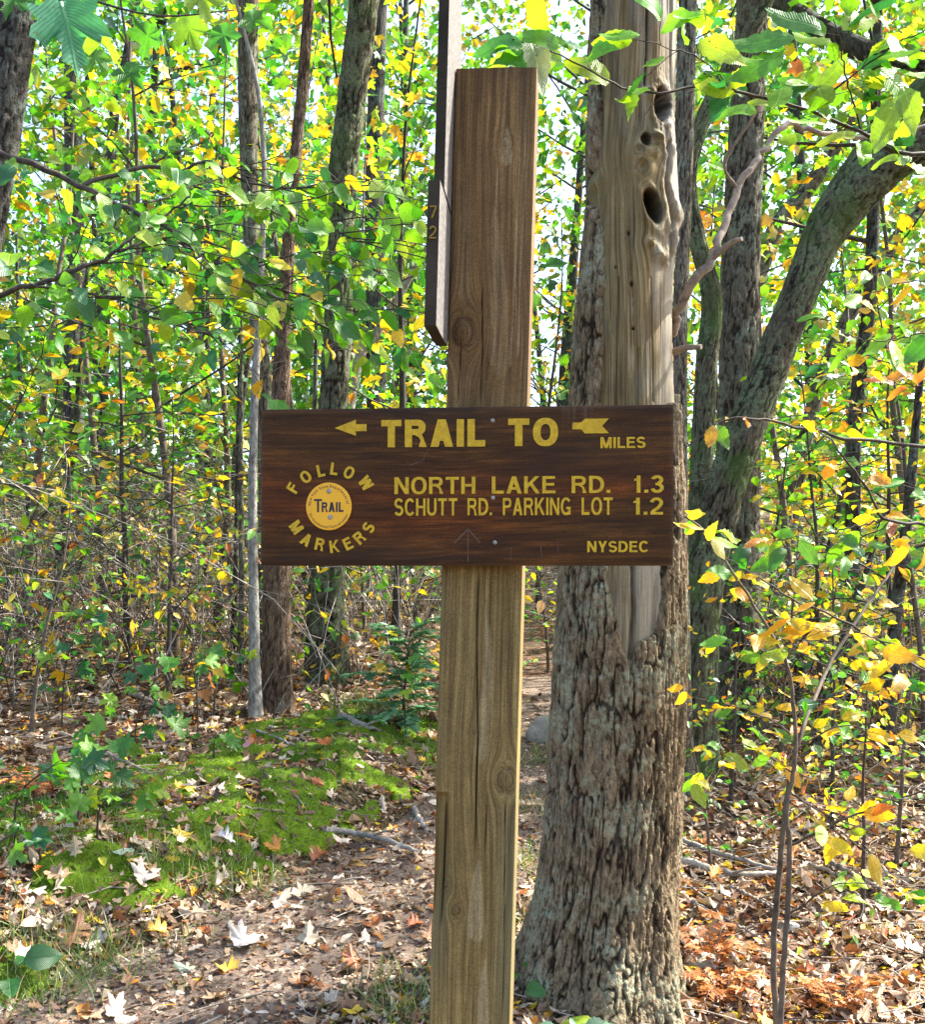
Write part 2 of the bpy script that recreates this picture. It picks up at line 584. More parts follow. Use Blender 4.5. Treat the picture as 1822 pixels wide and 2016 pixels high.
ty = np.linspace(2.2, 10.8, 400)
tu = np.linspace(-1, 1, 45)
TU, TY = np.meshgrid(tu, ty)
wl_ = 0.50 + 0.14 * (fbm(TY[:, :1] * 1.6, 0.5, 0, 21, 3) - 0.5) * 2
wr_ = 0.55 + 0.16 * (fbm(TY[:, :1] * 1.9, 9.5, 0, 22, 3) - 0.5) * 2
dxp = (np.interp(TY + 0.3, PY, PX) - np.interp(TY - 0.3, PY, PX)) / 0.6
TX = np.interp(TY, PY, PX) + np.where(TU < 0, TU * wl_, TU * wr_) * np.sqrt(1 + dxp ** 2)
edge = sstep(1.0, 0.75, np.abs(TU)) * sstep(10.8, 9.8, TY)
mb = MB()
mb.add(np.stack([TX, TY, ground_z(TX, TY) - 0.01 + 0.018 * edge + 0.008 * (fbm(TX * 14, TY * 14, 0, 5, 3) - 0.5)], -1), grid_faces(45, 400), (0.2, 0.15, 0.1))
tag(mb.build('trail', soil_mat()), 'bare earth footpath winding from the lower left behind the post', kind='structure')


# ------------------------------------------------------------------ leaf shapes: x across, y along, z out of the blade
def fan(outline, mid):
    o = np.asarray(outline, float)
    V = np.vstack([[mid], o])
    n = len(o)
    Fc = np.array([[0, 1 + i, 1 + (i + 1) % n] for i in range(n)])
    return V, Fc


def mirrored(half):
    half = list(half)
    return half + [(-x, y) for x, y in reversed(half) if abs(x) > 1e-6]


def shaped(outline, mid, fold=0.22, droop=0.18, curl=0.0, sx=1.0):
    o2 = [(x * sx, y) for x, y in outline]
    V, Fc = fan([(x, y, 0) for x, y in o2], (0, mid, 0))
    V[:, 2] = fold * np.abs(V[:, 0]) - droop * V[:, 1] ** 2 + curl * (V[:, 0] ** 2) * 2.0
    return V, Fc


def ovate_strip(n=6, w=0.27, serr=0.0, fold=0.25, droop=0.2, curl=0.0, tipw=1.0):
    t = np.linspace(0, 1, n + 1)
    ww = w * np.sin(np.pi * t ** 0.85) ** 0.8 * (1 - 0.25 * t * tipw)
    ww[0] = ww[-1] = 0.004
    if serr:
        ww = ww * (1 + serr * ((np.arange(n + 1) % 2) - 0.5))
    V, Fc = [], []
    for i in range(n + 1):
        for s in (-1, 0, 1):
            x = s * ww[i]
            V.append((x, t[i], fold * abs(x) - droop * t[i] ** 2 + curl * x * x * 3))
    for i in range(n):
        a = i * 3
        Fc += [[a, a + 1, a + 4], [a, a + 4, a + 3], [a + 1, a + 2, a + 5], [a + 1, a + 5, a + 4]]
    return np.array(V), np.array(Fc)


MAPLE_HALF = [(0, 1.0), (0.07, 0.86), (0.17, 0.84), (0.13, 0.66), (0.20, 0.58), (0.34, 0.70), (0.37, 0.62), (0.50, 0.62), (0.44, 0.48), (0.33, 0.38), (0.40, 0.30), (0.42, 0.17), (0.26, 0.20), (0.10, 0.10), (0.0, 0.14)]
MAPLE_LOW = [(0, 1.0), (0.15, 0.78), (0.13, 0.6), (0.46, 0.66), (0.32, 0.36), (0.38, 0.18), (0.0, 0.1)]
OAK_HALF = [(0, 1.0), (0.10, 0.93), (0.10, 0.82), (0.24, 0.80), (0.27, 0.72), (0.12, 0.64), (0.30, 0.56), (0.34, 0.48), (0.13, 0.40), (0.24, 0.30), (0.22, 0.23), (0.06, 0.16), (0.0, 0.0)]
OAK_LOW = [(0, 1.0), (0.2, 0.82), (0.11, 0.64), (0.3, 0.5), (0.11, 0.4), (0.2, 0.25), (0.0, 0.0)]

SHAPES = {
    'ovate_low': shaped(mirrored([(0, 1.0), (0.27, 0.55), (0.24, 0.25), (0, 0)]), 0.45),
    'maple_low': shaped(mirrored(MAPLE_LOW), 0.38, 0.2, 0.25),
    'oak_low': shaped(mirrored(OAK_LOW), 0.5, 0.5, 0.1, 0.6),
    'oak_flat': shaped(mirrored(OAK_LOW), 0.5, -0.35, -0.25, 0.2),
    'ovate_dry': shaped(mirrored([(0, 1.0), (0.2, 0.75), (0.3, 0.45), (0.18, 0.15), (0, 0)]), 0.45, 0.7, 0.35, 0.9),
    'maple_dry': shaped(mirrored(MAPLE_LOW), 0.38, -0.5, 0.3, -0.5),
    'clump': shaped(mirrored([(0, 1.0), (0.22, 0.6), (0.42, 0.72), (0.25, 0.35), (0.38, 0.1), (0, 0)]), 0.42, 0.15, 0.3),
    'blade': (np.array([(-.02, 0, 0), (.02, 0, 0), (.012, .6, 0.05), (-.012, .6, 0.05), (0, 1, .18)]), np.array([[0, 1, 2], [0, 2, 3], [3, 2, 4]])),
    'shard': (np.array([(-.3, 0, 0), (.25, .1, .08), (.1, .9, 0), (-.35, .6, .1)]), np.array([[0, 1, 2], [0, 2, 3]])),
    'far_leaf': (np.array([(0, 0, 0), (.30, .25, .08), (.26, .6, .03), (0, 1, -.15), (-.26, .6, .03), (-.30, .25, .08)]), np.array([[0, 1, 2], [0, 2, 3], [0, 3, 4], [0, 4, 5]])),
    'needle_spray': shaped(mirrored([(0, 1.0), (0.05, 0.8), (0.16, 0.75), (0.06, 0.6), (0.2, 0.5), (0.07, 0.4), (0.2, 0.25), (0.04, 0.15), (0, 0)]), 0.45, 0.1, 0.2),
}


def leaves(mb, shape, P, D, Nn, S, C, mat=0, jit=0.0, wid=None):
    Vt, Ft = SHAPES[shape]
    P, D, Nn = np.asarray(P, float), nrm(D), np.asarray(Nn, float)
    n = len(P)
    if n == 0:
        return
    X = nrm(np.cross(D, Nn))
    Z = np.cross(X, D)
    S = np.broadcast_to(np.asarray(S, float), (n,))
    W = np.ones(n) if wid is None else wid
    cur = RNG.uniform(0.3, 1.6, n) if jit == 0 else RNG.uniform(-0.9, 1.5, n)
    V = P[:, None] + S[:, None, None] * (Vt[None, :, 0:1] * W[:, None, None] * X[:, None] + Vt[None, :, 1:2] * D[:, None] + Vt[None, :, 2:3] * cur[:, None, None] * Z[:, None])
    Fc = (Ft[None] + (np.arange(n) * len(Vt))[:, None, None]).reshape(-1, Ft.shape[1])
    C = np.repeat(np.broadcast_to(np.asarray(C, float), (n, 3)), len(Vt), 0)
    uv = np.tile(Vt[:, :2], (n, 1))
    mb.add(V.reshape(-1, 3), Fc, C, uv=uv, mat=mat, smooth=False)


GREEN = [(0.045, 0.20, 0.008), (0.075, 0.26, 0.010), (0.025, 0.15, 0.014), (0.11, 0.30, 0.012), (0.022, 0.15, 0.040)]
LIME = [(0.15, 0.37, 0.014), (0.22, 0.41, 0.016), (0.10, 0.32, 0.016), (0.30, 0.43, 0.018)]
YELLOW = [(0.58, 0.42, 0.012), (0.66, 0.52, 0.02), (0.48, 0.43, 0.018), (0.66, 0.44, 0.012), (0.56, 0.32, 0.012)]
ORANGE = [(0.50, 0.20, 0.02), (0.42, 0.13, 0.02), (0.55, 0.27, 0.03)]
DRYC = [(0.33, 0.23, 0.15), (0.44, 0.34, 0.26), (0.22, 0.13, 0.075), (0.12, 0.07, 0.045), (0.55, 0.47, 0.40), (0.35, 0.24, 0.15), (0.26, 0.10, 0.04), (0.17, 0.10, 0.07), (0.46, 0.37, 0.29), (0.10, 0.055, 0.035), (0.07, 0.04, 0.028)]


def pick(pal, n, rng=None, var=0.25):
    rng = rng or RNG
    p = np.asarray(pal)
    return np.clip(p[rng.integers(0, len(p), n)] * rng.uniform(1 - var, 1 + var, (n, 1)), 0.004, 0.8)


def blend_pal(weights, n, rng=None):
    rng = rng or RNG
    pals = [GREEN, LIME, YELLOW, ORANGE]
    w = np.asarray(weights, float)
    k = rng.choice(4, n, p=w / w.sum())
    out = np.zeros((n, 3))
    for i in range(4):
        m = k == i
        out[m] = pick(pals[i], int(m.sum()), rng)
    return out


# ------------------------------------------------------------------ growth
def rand_dir(rng, d, ang):
    v = rng.normal(size=3)
    v = v - v.dot(d) * d
    v = nrm(v)
    return nrm(d * math.cos(ang) + v * math.sin(ang))


def limb_path(rng, p, d, length, n, wob, lift=0.0):
    pts = [p]
    seg = length / (n - 1)
    for i in range(n - 1):
        d = nrm(d + rng.normal(size=3) * wob + np.array([0, 0, lift]))
        pts.append(pts[-1] + d * seg)
    return np.array(pts)


def twigs_and_leaves(rng, pts, r, out_t, out_l, step=0.16, tl=0.35, spread=0.9, droop=-0.05, lstep=0.055, start=0.25, flat=True, depth=1):
    """side twigs off a limb; out_l collects (position, direction)"""
    L = np.concatenate([[0], np.cumsum(np.linalg.norm(np.diff(pts, axis=0), axis=1))])
    tot = L[-1]
    s = tot * start
    side = 1
    while s < tot:
        i = min(np.searchsorted(L, s), len(pts) - 1)
        p = np.array([np.interp(s, L, pts[:, k]) for k in range(3)])
        T = nrm(pts[i] - pts[i - 1])
        h = nrm(np.cross(T, UP)) if flat else nrm(rng.normal(size=3))
        d = nrm(T * math.cos(spread) + side * h * math.sin(spread) + rng.normal(size=3) * 0.2)
        ln = tl * (0.45 + 0.75 * rng.random()) * (1.15 - 0.6 * s / tot)
        tw = limb_path(rng, p, d, ln, 4, 0.16, droop)
        rr = max(0.0011, r * 0.35)
        out_t.append((tw, np.linspace(rr, 0.0008, 4), 3))
        if depth > 1:
            twigs_and_leaves(rng, tw, rr, out_t, out_l, step * 0.6, tl * 0.5, spread, droop, lstep, 0.2, flat, depth - 1)
        else:
            k = max(2, int(ln / lstep))
            for q in range(k):
                f = (q + 1) / k
                pp = np.array([np.interp(f, np.linspace(0, 1, 4), tw[:, a]) for a in range(3)])
                dd = nrm(tw[-1] - tw[0])
                hs = nrm(np.cross(dd, UP)) * (1 if q % 2 else -1)
                ld = dd if q == k - 1 else nrm(dd * 0.6 + hs * 0.8)
                out_l.append((pp, ld))
        s += step * rng.uniform(0.6, 1.4)
        side = -side


def lv_arrays(rng, L, tilt=0.75, sag=-0.25):
    P = np.array([a for a, b in L])
    D = nrm(np.array([b for a, b in L]) + rng.normal(size=(len(L), 3)) * 0.35 + np.array([0, 0, sag]))
    Nn = nrm(UP + rng.normal(size=(len(L), 3)) * tilt)
    return P, D, Nn


def crown_geom(rng, base_pts, base_r, z0, z1, n_prim, plen, weights, shape, size, step=0.3, lstep=0.09, tl=0.6, lift=0.03, elev=0.35, r_prim=0.018, keep=1.0):
    """branches (MB) and leaves (MB) growing off a stem"""
    mbB, mbL = MB(), MB()
    T, Lv = [], []
    zz = base_pts[:, 2]
    az = rng.random() * 6.28
    for i in range(n_prim):
        f = (i + rng.random()) / n_prim
        z = z0 + (z1 - z0) * f
        p = np.array([np.interp(z, zz, base_pts[:, k]) for k in range(3)])
        p[2] = z
        az += 2.4 + rng.normal() * 0.3
        el = elev + rng.normal() * 0.25
        d = np.array([math.cos(az) * math.cos(el), math.sin(az) * math.cos(el), math.sin(el)])
        ln = plen * (0.6 + 0.6 * rng.random()) * (1.1 - 0.65 * f)
        pts = limb_path(rng, p, d, ln, 7, 0.14, lift - 0.05 * f)
        r = r_prim * (1.1 - 0.6 * f)
        T.append((pts, np.linspace(r, r * 0.15, 7), 5))
        twigs_and_leaves(rng, pts, r * 0.6, T, Lv, step, tl, 0.9, 0.0, lstep, 0.15, True, 2)
    for pts, r, ns in T:
        tube(mbB, pts, r, ns, cap=False)
    if keep < 1:
        Lv = [l for l in Lv if rng.random() < keep]
    P, D, Nn = lv_arrays(rng, Lv)
    n = len(P)
    # clumps of like colour along the crown
    k = vnoise(P[:, 0] * 1.3, P[:, 1] * 1.3, P[:, 2] * 1.3, int(rng.integers(1, 999)))
    C = blend_pal(weights, n, rng)
    C = C * (0.75 + 0.5 * k)[:, None]
    leaves(mbL, shape, P, D, Nn, size * rng.uniform(0.6, 1.25, n), C)
    return mbB, mbL, n


def root_at(pts0):
    return np.array([pts0[0], pts0[1], float(ground_z(pts0[0], pts0[1]))])


def ray_ground(px, py):
    d = np.linspace(2.2, 40, 3000)
    gap = EYE + (HZ - py) / F * d - ground_z((px - 911.0) / F * d, d)
    k = np.argmax(gap < 0)
    return d[k] if (gap < 0).any() else 14.0


# ================================================================== the trail signpost
YAW, LEAN = math.radians(-5.0), math.radians(1.63)
PW = 0.140
post_root = empty('trail_signpost', (-0.0042, 2.07, 0.0), 'brown wooden trail signpost with yellow lettered board nailed across it', 'signpost')
post_root.rotation_euler = (Matrix.Rotation(YAW, 3, 'Z') @ Matrix.Rotation(LEAN, 3, 'Y')).to_euler()


def post_xz(px, py):
    z = EYE + (HZ - py) / F * 2.0
    return (px - (955 + (HZ - py) * 0.02844)) / F * 2.0, z


def wood_mat(name, dark, mid, light, pale, red, rough=0.75, spec=0.25, su=130, sv=2.4, bstr=0.5):
    m, nt, out = new_mat(name)
    tc = N(nt, 'ShaderNodeTexCoord')
    uv = tc.outputs['UV']
    n1 = noise(nt, uv, 1.0, 6, 0.65, (su, sv, 1))
    n2 = noise(nt, uv, 1.0, 3, 0.6, (su * 3.5, sv * 4, 1))
    n3 = noise(nt, tc.outputs['Object'], 7, 4, 0.6)
    speck = noise(nt, tc.outputs['Object'], 420, 2, 0.6)
    c = ramp(nt, n1, [(0.30, dark), (0.5, mid), (0.68, light)])
    c = mix(nt, 0.8, c, ramp(nt, n2, [(0.3, 0.65), (0.7, 1.3)]), 'MULTIPLY')
    c = mix(nt, 0.7, c, ramp(nt, n3, [(0.3, 0.7), (0.7, 1.25)]), 'MULTIPLY')
    at = N(nt, 'ShaderNodeAttribute', attribute_name='Col').outputs['Color']
    sp = N(nt, 'ShaderNodeSeparateColor', inp={0: at})
    c = mix(nt, math_n(nt, 'MULTIPLY', sp.outputs[1], 0.75), c, mix(nt, 1.0, c, red, 'MULTIPLY'))
    pm = math_n(nt, 'MULTIPLY', sp.outputs[0], ramp(nt, n2, [(0.3, 0.35), (0.6, 1.0)]))
    c = mix(nt, pm, c, pale)
    c = mix(nt, 0.55, c, ramp(nt, speck, [(0.35, 0.55), (0.65, 1.4)]), 'MULTIPLY')
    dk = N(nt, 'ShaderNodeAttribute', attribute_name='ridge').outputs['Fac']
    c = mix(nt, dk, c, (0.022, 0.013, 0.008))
    c = mix(nt, math_n(nt, 'MULTIPLY', sp.outputs[2], 0.6), c, (0.10, 0.12, 0.07))
    h = math_n(nt, 'ADD', n1, math_n(nt, 'MULTIPLY', n2, 0.5))
    principled(nt, out, c, rough, spec, h, 0.002, bstr)
    return m


M_POST = wood_mat('stained_post_wood', (0.070, 0.043, 0.014), (0.18, 0.122, 0.042), (0.30, 0.218, 0.082), (0.40, 0.33, 0.19), (0.76, 0.60, 0.66))
M_BOARD = wood_mat('painted_brown_board', (0.026, 0.011, 0.003), (0.056, 0.023, 0.005), (0.120, 0.048, 0.009), (0.26, 0.22, 0.18), (1.7, 0.95, 0.6), 0.5, 0.15, 5, 60, 0.15)
M_EDGE = wood_mat('weathered_board_edge', (0.020, 0.015, 0.012), (0.035, 0.026, 0.02), (0.06, 0.045, 0.034), (0.2, 0.17, 0.14), (1, 1, 1), 0.85, 0.15)
m_, nt_, out_ = new_mat('board_paint_grey')
oc_ = N(nt_, 'ShaderNodeTexCoord').outputs['Object']
nn_ = noise(nt_, oc_, 260, 4, 0.7, (1, 1, 0.6))
principled(nt_, out_, ramp(nt_, nn_, [(0.3, (0.03, 0.027, 0.025)), (0.5, (0.10, 0.092, 0.083)), (0.7, (0.22, 0.205, 0.19))]), 0.7, 0.3, nn_, 0.002, 0.6)
M_BACKPAINT = m_


def paint_mat(name, c0, c1, rough=0.55, spec=0.3, sc=90, chips=None):
    m, nt, out = new_mat(name)
    oc = N(nt, 'ShaderNodeTexCoord').outputs['Object']
    n1 = noise(nt, oc, sc, 5, 0.7)
    c = mix(nt, ramp(nt, n1, [(0.38, 0.0), (0.66, 1.0)]), c0, c1)
    if chips:
        n2 = noise(nt, oc, 330, 4, 0.65, (1, 1, 2))
        c = mix(nt, ramp(nt, n2, [(0.60, 0.0), (0.66, 0.75)]), c, chips)
    principled(nt, out, c, rough, spec, n1, 0.0006, 0.4)
    return m


M_YEL = paint_mat('yellow_sign_paint', (0.60, 0.385, 0.012), (0.40, 0.25, 0.012), chips=(0.10, 0.055, 0.012))
M_DISC = paint_mat('yellow_marker_plastic', (0.80, 0.42, 0.012), (0.74, 0.36, 0.010), 0.4, 0.4, 14)
M_BLACK = paint_mat('black_print', (0.02, 0.018, 0.03), (0.03, 0.028, 0.04))
M_STEEL = paint_mat('dull_zinc', (0.20, 0.19, 0.16), (0.34, 0.33, 0.30), 0.5, 0.5)
M_FAINT = paint_mat('faint_scratched_paint', (0.085, 0.05, 0.032), (0.13, 0.09, 0.065), 0.8)
M_FAINTY = paint_mat('worn_gold_paint', (0.30, 0.19, 0.02), (0.16, 0.10, 0.02), 0.7, 0.2, 300)

# ---- the post: four planed faces with checks, knots and a chipped edge
KN = [(918, 655, 0.022, 1.0), (1003, 1532, 0.017, 0.7), (905, 1793, 0.009, 0.9), (884, 1742, 0.006, 0.9), (1005, 283, 0.008, 0.15), (942, 1440, 0.004, 0.5)]
nvp = 620
H0, H1 = -0.15, 2.414
fx = np.linspace(-PW / 2 + 0.004, PW / 2 - 0.004, 74)
side = np.linspace(-PW / 2 + 0.004, PW / 2 - 0.004, 9)
prof = [(x, -PW / 2) for x in fx] + [(PW / 2 - .0008, -PW / 2 + .0010)] + [(PW / 2, y) for y in side] + [(PW / 2 - .0012, PW / 2 - .0012)] + [(x, PW / 2) for x in fx[::-8]] + [(-PW / 2 + .0012, PW / 2 - .0012)] + [(-PW / 2, y) for y in side[::-1]] + [(-PW / 2 + .0008, -PW / 2 + .0010)]
prof = np.array(prof)
npf = len(prof)
zz = np.linspace(H0, H1, nvp)
A = np.broadcast_to(prof[None], (nvp, npf, 2)).copy()
Z = np.broadcast_to(zz[:, None], (nvp, npf)).copy()
X0, Y0 = A[..., 0].copy(), A[..., 1].copy()
front = (Y0 < -PW / 2 + 0.004)
U = X0 + np.where(front, 0, Y0 * 0.8 + 0.3) + 0.010 * (fbm(Z * 1.7, 0.3, 0, 41, 3) - 0.5) + 0.012 * (fbm(X0 * 22, Z * 1.1, 0, 43, 2) - 0.5)
dark = np.zeros_like(Z)
out_y = np.zeros_like(Z)
for kx, ky, r, s in KN:
    x, z = post_xz(kx, ky)
    dx, dz = X0 - x, (Z - z)
    rho2 = dx ** 2 + (dz / 1.5) ** 2
    U = U - np.where(front, dx * (r * 1.3) ** 2 / np.maximum(rho2, (r * 0.55) ** 2), 0)
    ring = np.exp(-((np.sqrt(rho2) - r * 0.75) / (r * 0.14)) ** 2)
    core = np.exp(-(rho2 / (0.6 * r) ** 2) ** 2)
    dark = np.maximum(dark, np.where(front, s * (0.55 * ring + 0.55 * core * (0.6 + 0.4 * np.sin(np.sqrt(rho2) / r * 18))), 0))
    out_y -= np.where(front, 0.003 * core - 0.001 * ring, 0)
# long drying checks
for xs, y0, y1, dep, w in [([(950, 1118), (946, 1300), (948, 1450), (943, 1700)], 1118, 1700, 0.006, 0.0011), ([(957, 560), (957, 700), (953, 800)], 560, 810, 0.005, 0.0009), ([(915, 690), (908, 810)], 650, 812, 0.003, 0.0008), ([(885, 1570), (880, 1700), (872, 1860)], 1570, 1850, 0.006, 0.0013), ([(1003, 1560), (1000, 1800), (996, 2016)], 1560, 2016, 0.003, 0.0009), ([(968, 1550), (962, 1690)], 1550, 1690, 0.004, 0.0008)]:
    qy = (HZ - (Z - EYE) * F / 2.0)
    qx = np.interp(qy, [p[1] for p in xs], [p[0] for p in xs])
    x = post_xz(qx, qy)[0] + 0.0025 * (fbm(Z * 9, 3.1, 0, 47, 3) - 0.5)
    g = np.exp(-((X0 - x) / w) ** 2) * sstep(y0 - 5, y0 + 40, qy) * (1 - sstep(y1 - 60, y1, qy)) * front
    dark = np.maximum(dark, 0.85 * g)
    out_y += dep * g
qy = (HZ - (Z - EYE) * F / 2.0)
qx = X0 / 2.0 * F + 955 + (HZ - qy) * 0.02844
# chip out of the left edge, then rough splintered wood below it
chip = sstep(1562, 1568, qy) * (1 - sstep(1700, 1900, qy)) * sstep(0, 1, (895 - 0.03 * (qy - 1562) - qx) / 14.0)
out_y += np.where(front, chip * (0.006 + 0.006 * fbm(X0 * 120, Z * 14, 0, 51, 3)), 0)
pale = np.zeros_like(Z)
for cx, y0, y1, w, s in [(1000, 250, 330, 15, 0.8), (950, 1690, 1860, 20, 0.75), (958, 1878, 2100, 19, 0.7), (962, 1180, 1520, 15, 0.45), (985, 400, 760, 22, 0.25), (1035, 150, 1100, 5, 0.3), (925, 300, 620, 16, 0.18)]:
    t = (qy - y0) / (y1 - y0)
    ww = w * np.clip(np.sqrt(np.clip(t, 0, 1)) * 1.05, 0, 1) * (1 - sstep(0.85, 1.0, t))
    inside = sstep(0, 5, ww * (0.5 + fbm(X0 * 60, Z * 9, cx, 52, 3)) - np.abs(qx - cx - 26 * (fbm(Z * 5, cx, 0, 53, 3) - 0.5))) * ((t > 0) & (t < 1))
    pale = np.maximum(pale, s * 0.8 * inside * (0.2 + 1.2 * fbm(X0 * 190, Z * 14, 0, 54, 3)))
# pale raised grain lines of the upper part
for cx0, cx1, y0, y1 in [(1035, 1012, 150, 720), (1045, 1030, 150, 700), (986, 975, 330, 640), (1008, 995, 140, 300)]:
    lx = cx0 + (cx1 - cx0) * (qy - y0) / (y1 - y0) + 8 * (fbm(Z * 5, cx0, 0, 55, 2) - 0.5)
    pale = np.maximum(pale, 0.5 * np.exp(-((qx - lx) / 1.7) ** 2) * ((qy > y0) & (qy < y1)) * fbm(X0 * 30, Z * 18, 0, 56, 2) * 1.6)
red = 1 - sstep(700, 1150, qy + 160 * (fbm(X0 * 25, Z * 4, 0, 57, 3) - 0.5))
topdirt = (1 - sstep(150, 330, qy - 0 + 90 * fbm(X0 * 40, 1, 0, 58, 2)))
dark = np.maximum(dark, 0.55 * topdirt * fbm(X0 * 60, Z * 8, 0, 59, 3))
green_ = sstep(0.5, 0.7, fbm(X0 * 9, Z * 2.2, 0, 60, 3)) * sstep(900, 1150, qy) * sstep(0.35, 0.9, np.abs(X0) / 0.07) * 0.6
A[..., 1] = Y0 + out_y + np.where(front, 0.0012 * (fbm(U * 110, Z * 2.5, 0, 61, 3) - 0.5), 0)
A[..., 0] = X0 + 0.0014 * (fbm(Z * 5, Y0 * 20, 0, 62, 3) - 0.5) + np.where(chip > .4, 0.0016, 0) * (X0 < 0)
topz = Z + np.where(zz[:, None] > H1 - 1e-6, 0.004 * (fbm(X0 * 60, Y0 * 60, 0, 63, 3) - 0.5), 0)
colr = np.stack([np.clip(pale, 0, 1), np.clip(red, 0, 1), np.clip(green_, 0, 1)], -1).reshape(-1, 3)
mb = MB()
mb.add(np.stack([A[..., 0], A[..., 1], topz], -1), grid_faces(npf, nvp, True), colr, uv=np.stack([U, Z], -1).reshape(-1, 2), ridge=np.clip(dark, 0, 1), mat=0, smooth=False)
k0 = mb.n - npf
mb.add([(0, 0, H1 + 0.001)], np.zeros((0, 3), int), (0.1, 0.8, 0.3), ridge=[0.6])
mb.faces.append((np.array([[k0 + i, k0 + (i + 1) % npf, mb.n - 1] for i in range(npf)]), 0, False))
mb.build('post', M_POST, post_root)

# ---- the cross board
BW, BH, BT = 0.7010, 0.2680, 0.020
bw_mat = post_root.rotation_euler.to_matrix().to_4x4()
bw_mat.translation = post_root.location
want = Matrix.Translation(Vector((0.0032, 1.9735, 1.6912))) @ Matrix.Rotation(YAW, 4, 'Z') @ Matrix.Rotation(math.radians(0.12), 4, 'Y')
board_local = bw_mat.inverted() @ want
nxb, nzb = 150, 60
bx = np.linspace(-BW / 2, BW / 2, nxb)
bz = np.linspace(-BH / 2, BH / 2, nzb)
BX, BZ_ = np.meshgrid(bx, bz)
ed = np.minimum(np.minimum(BX + BW / 2, BW / 2 - BX), np.minimum(BZ_ + BH / 2, BH / 2 - BZ_))
rough_e = 0.0016 * np.exp(-ed / 0.002)
U_ = BX + 0.02 * (fbm(BX * 2, BZ_ * 9, 0, 71, 3))
V_ = BZ_ + 0.022 * (fbm(BX * 2.4, BZ_ * 5, 0, 72, 3) - 0.5) + 0.03 * np.exp(-((BX + .02) / .07) ** 2) * (BZ_ + 0.02)
redm = 1.0 * sstep(0.35, 0.7, fbm(BX * 3.0, BZ_ * 14, 0, 73, 3)) * np.exp(-((BZ_ + 0.03) / 0.06) ** 2)
palem = 0.30 * np.exp(-((BX - 0.19) / 0.02) ** 2) * sstep(0.09, 0.125, BZ_) * sstep(0.45, 0.62, fbm(BX * 260, BZ_ * 5, 0, 74, 2))  # sheen near the top edge, painted in as pale upright streaks
palem += 0.10 * np.exp(-ed / 0.0025)
darkm = 0.55 * sstep(0.5, 0.75, fbm(BX * 4 + 3, BZ_ * 16, 0, 76, 3))
mb = MB()
mb.add(np.stack([BX, np.full_like(BX, -BT / 2) + rough_e + 0.0004 * (fbm(BX * 5, BZ_ * 120, 0, 77, 3) - 0.5), BZ_], -1), grid_faces(nxb, nzb), np.stack([palem, redm, redm * 0], -1).reshape(-1, 3), uv=np.stack([U_, V_], -1).reshape(-1, 2), ridge=darkm)
e = 0.0
cs = np.array([(-BW / 2, -BT / 2 + .0016, -BH / 2), (BW / 2, -BT / 2 + .0016, -BH / 2), (BW / 2, -BT / 2 + .0016, BH / 2), (-BW / 2, -BT / 2 + .0016, BH / 2), (-BW / 2, BT / 2, -BH / 2), (BW / 2, BT / 2, -BH / 2), (BW / 2, BT / 2, BH / 2), (-BW / 2, BT / 2, BH / 2)])
mb.add(cs, [[0, 4, 5, 1], [1, 5, 6, 2], [2, 6, 7, 3], [3, 7, 4, 0], [4, 7, 6, 5]], (0.15, 0.3, 0), uv=cs[:, [0, 2]], ridge=np.full(8, 0.1), smooth=False)
board = mb.build('sign_board', M_BOARD, post_root)
board.matrix_local = board_local
board['label'] = 'brown painted cross board with yellow lettering'


def bpt(x, y):
    """a point of the board's face from the board drawing (1686 x 652 units)"""
    return ((x - 45) / 1686.0 - 0.5) * BW, (0.5 - (y - 73) / 652.0) * BH


def text_mesh(s, weight=0.02, extrude=0.0):
    cu = bpy.data.curves.new('text', 'FONT')
    cu.body = s
    cu.offset = weight
    cu.resolution_u = 6
    o = bpy.data.objects.new('text', cu)
    COL.objects.link(o)
    dg = bpy.context.evaluated_depsgraph_get()
    dg.update()
    me = bpy.data.meshes.new_from_object(o.evaluated_get(dg))
    V = np.zeros(len(me.vertices) * 3)
    me.vertices.foreach_get('co', V)
    me.calc_loop_triangles()
    T = np.zeros(len(me.loop_triangles) * 3, int)
    me.loop_triangles.foreach_get('vertices', T)
    bpy.data.objects.remove(o)
    bpy.data.curves.remove(cu)
    bpy.data.meshes.remove(me)
    return V.reshape(-1, 3)[:, :2], T.reshape(-1, 3)


def slab(mb, xz, tris, y0, th, col=(0.5, 0.5, 0.5)):
    """flat outline facing -y given thickness: front sheet plus its rim"""
    n = len(xz)
    Fv = np.column_stack([xz[:, 0], np.full(n, y0 - th), xz[:, 1]])
    Bv = np.column_stack([xz[:, 0], np.full(n, y0), xz[:, 1]])
    e = {}
    for t in tris:
        for a, b in ((t[0], t[1]), (t[1], t[2]), (t[2], t[0])):
            e[(a, b)] = 1
    rim = [[a, b, b + n, a + n] for (a, b) in e if (b, a) not in e]
    mb.add(np.vstack([Fv, Bv]), tris, col, smooth=False)
    mb.faces.append((np.array(rim) + mb.n - 2 * n, 0, False))


YB = -BT / 2 - 0.0002
TH = 0.0009


from mathutils.geometry import tessellate_polygon


def tess(outer, holes=()):
    loops = [list(outer)] + [list(h) for h in holes]
    T = tessellate_polygon([[Vector((x, y, 0)) for x, y in l] for l in loops])
    q = np.array([p for l in loops for p in l])
    out = []
    for i in T:
        ar = (q[i[1]] - q[i[0]])[0] * (q[i[2]] - q[i[0]])[1] - (q[i[1]] - q[i[0]])[1] * (q[i[2]] - q[i[0]])[0]
        if abs(ar) > 1e-9:
            out.append(tuple(i) if ar > 0 else tuple(i)[::-1])
    return q, np.array(out)


def g_rect(x0, y0, x1, y1):
    return tess([(x0, y0), (x1, y0), (x1, y1), (x0, y1)])


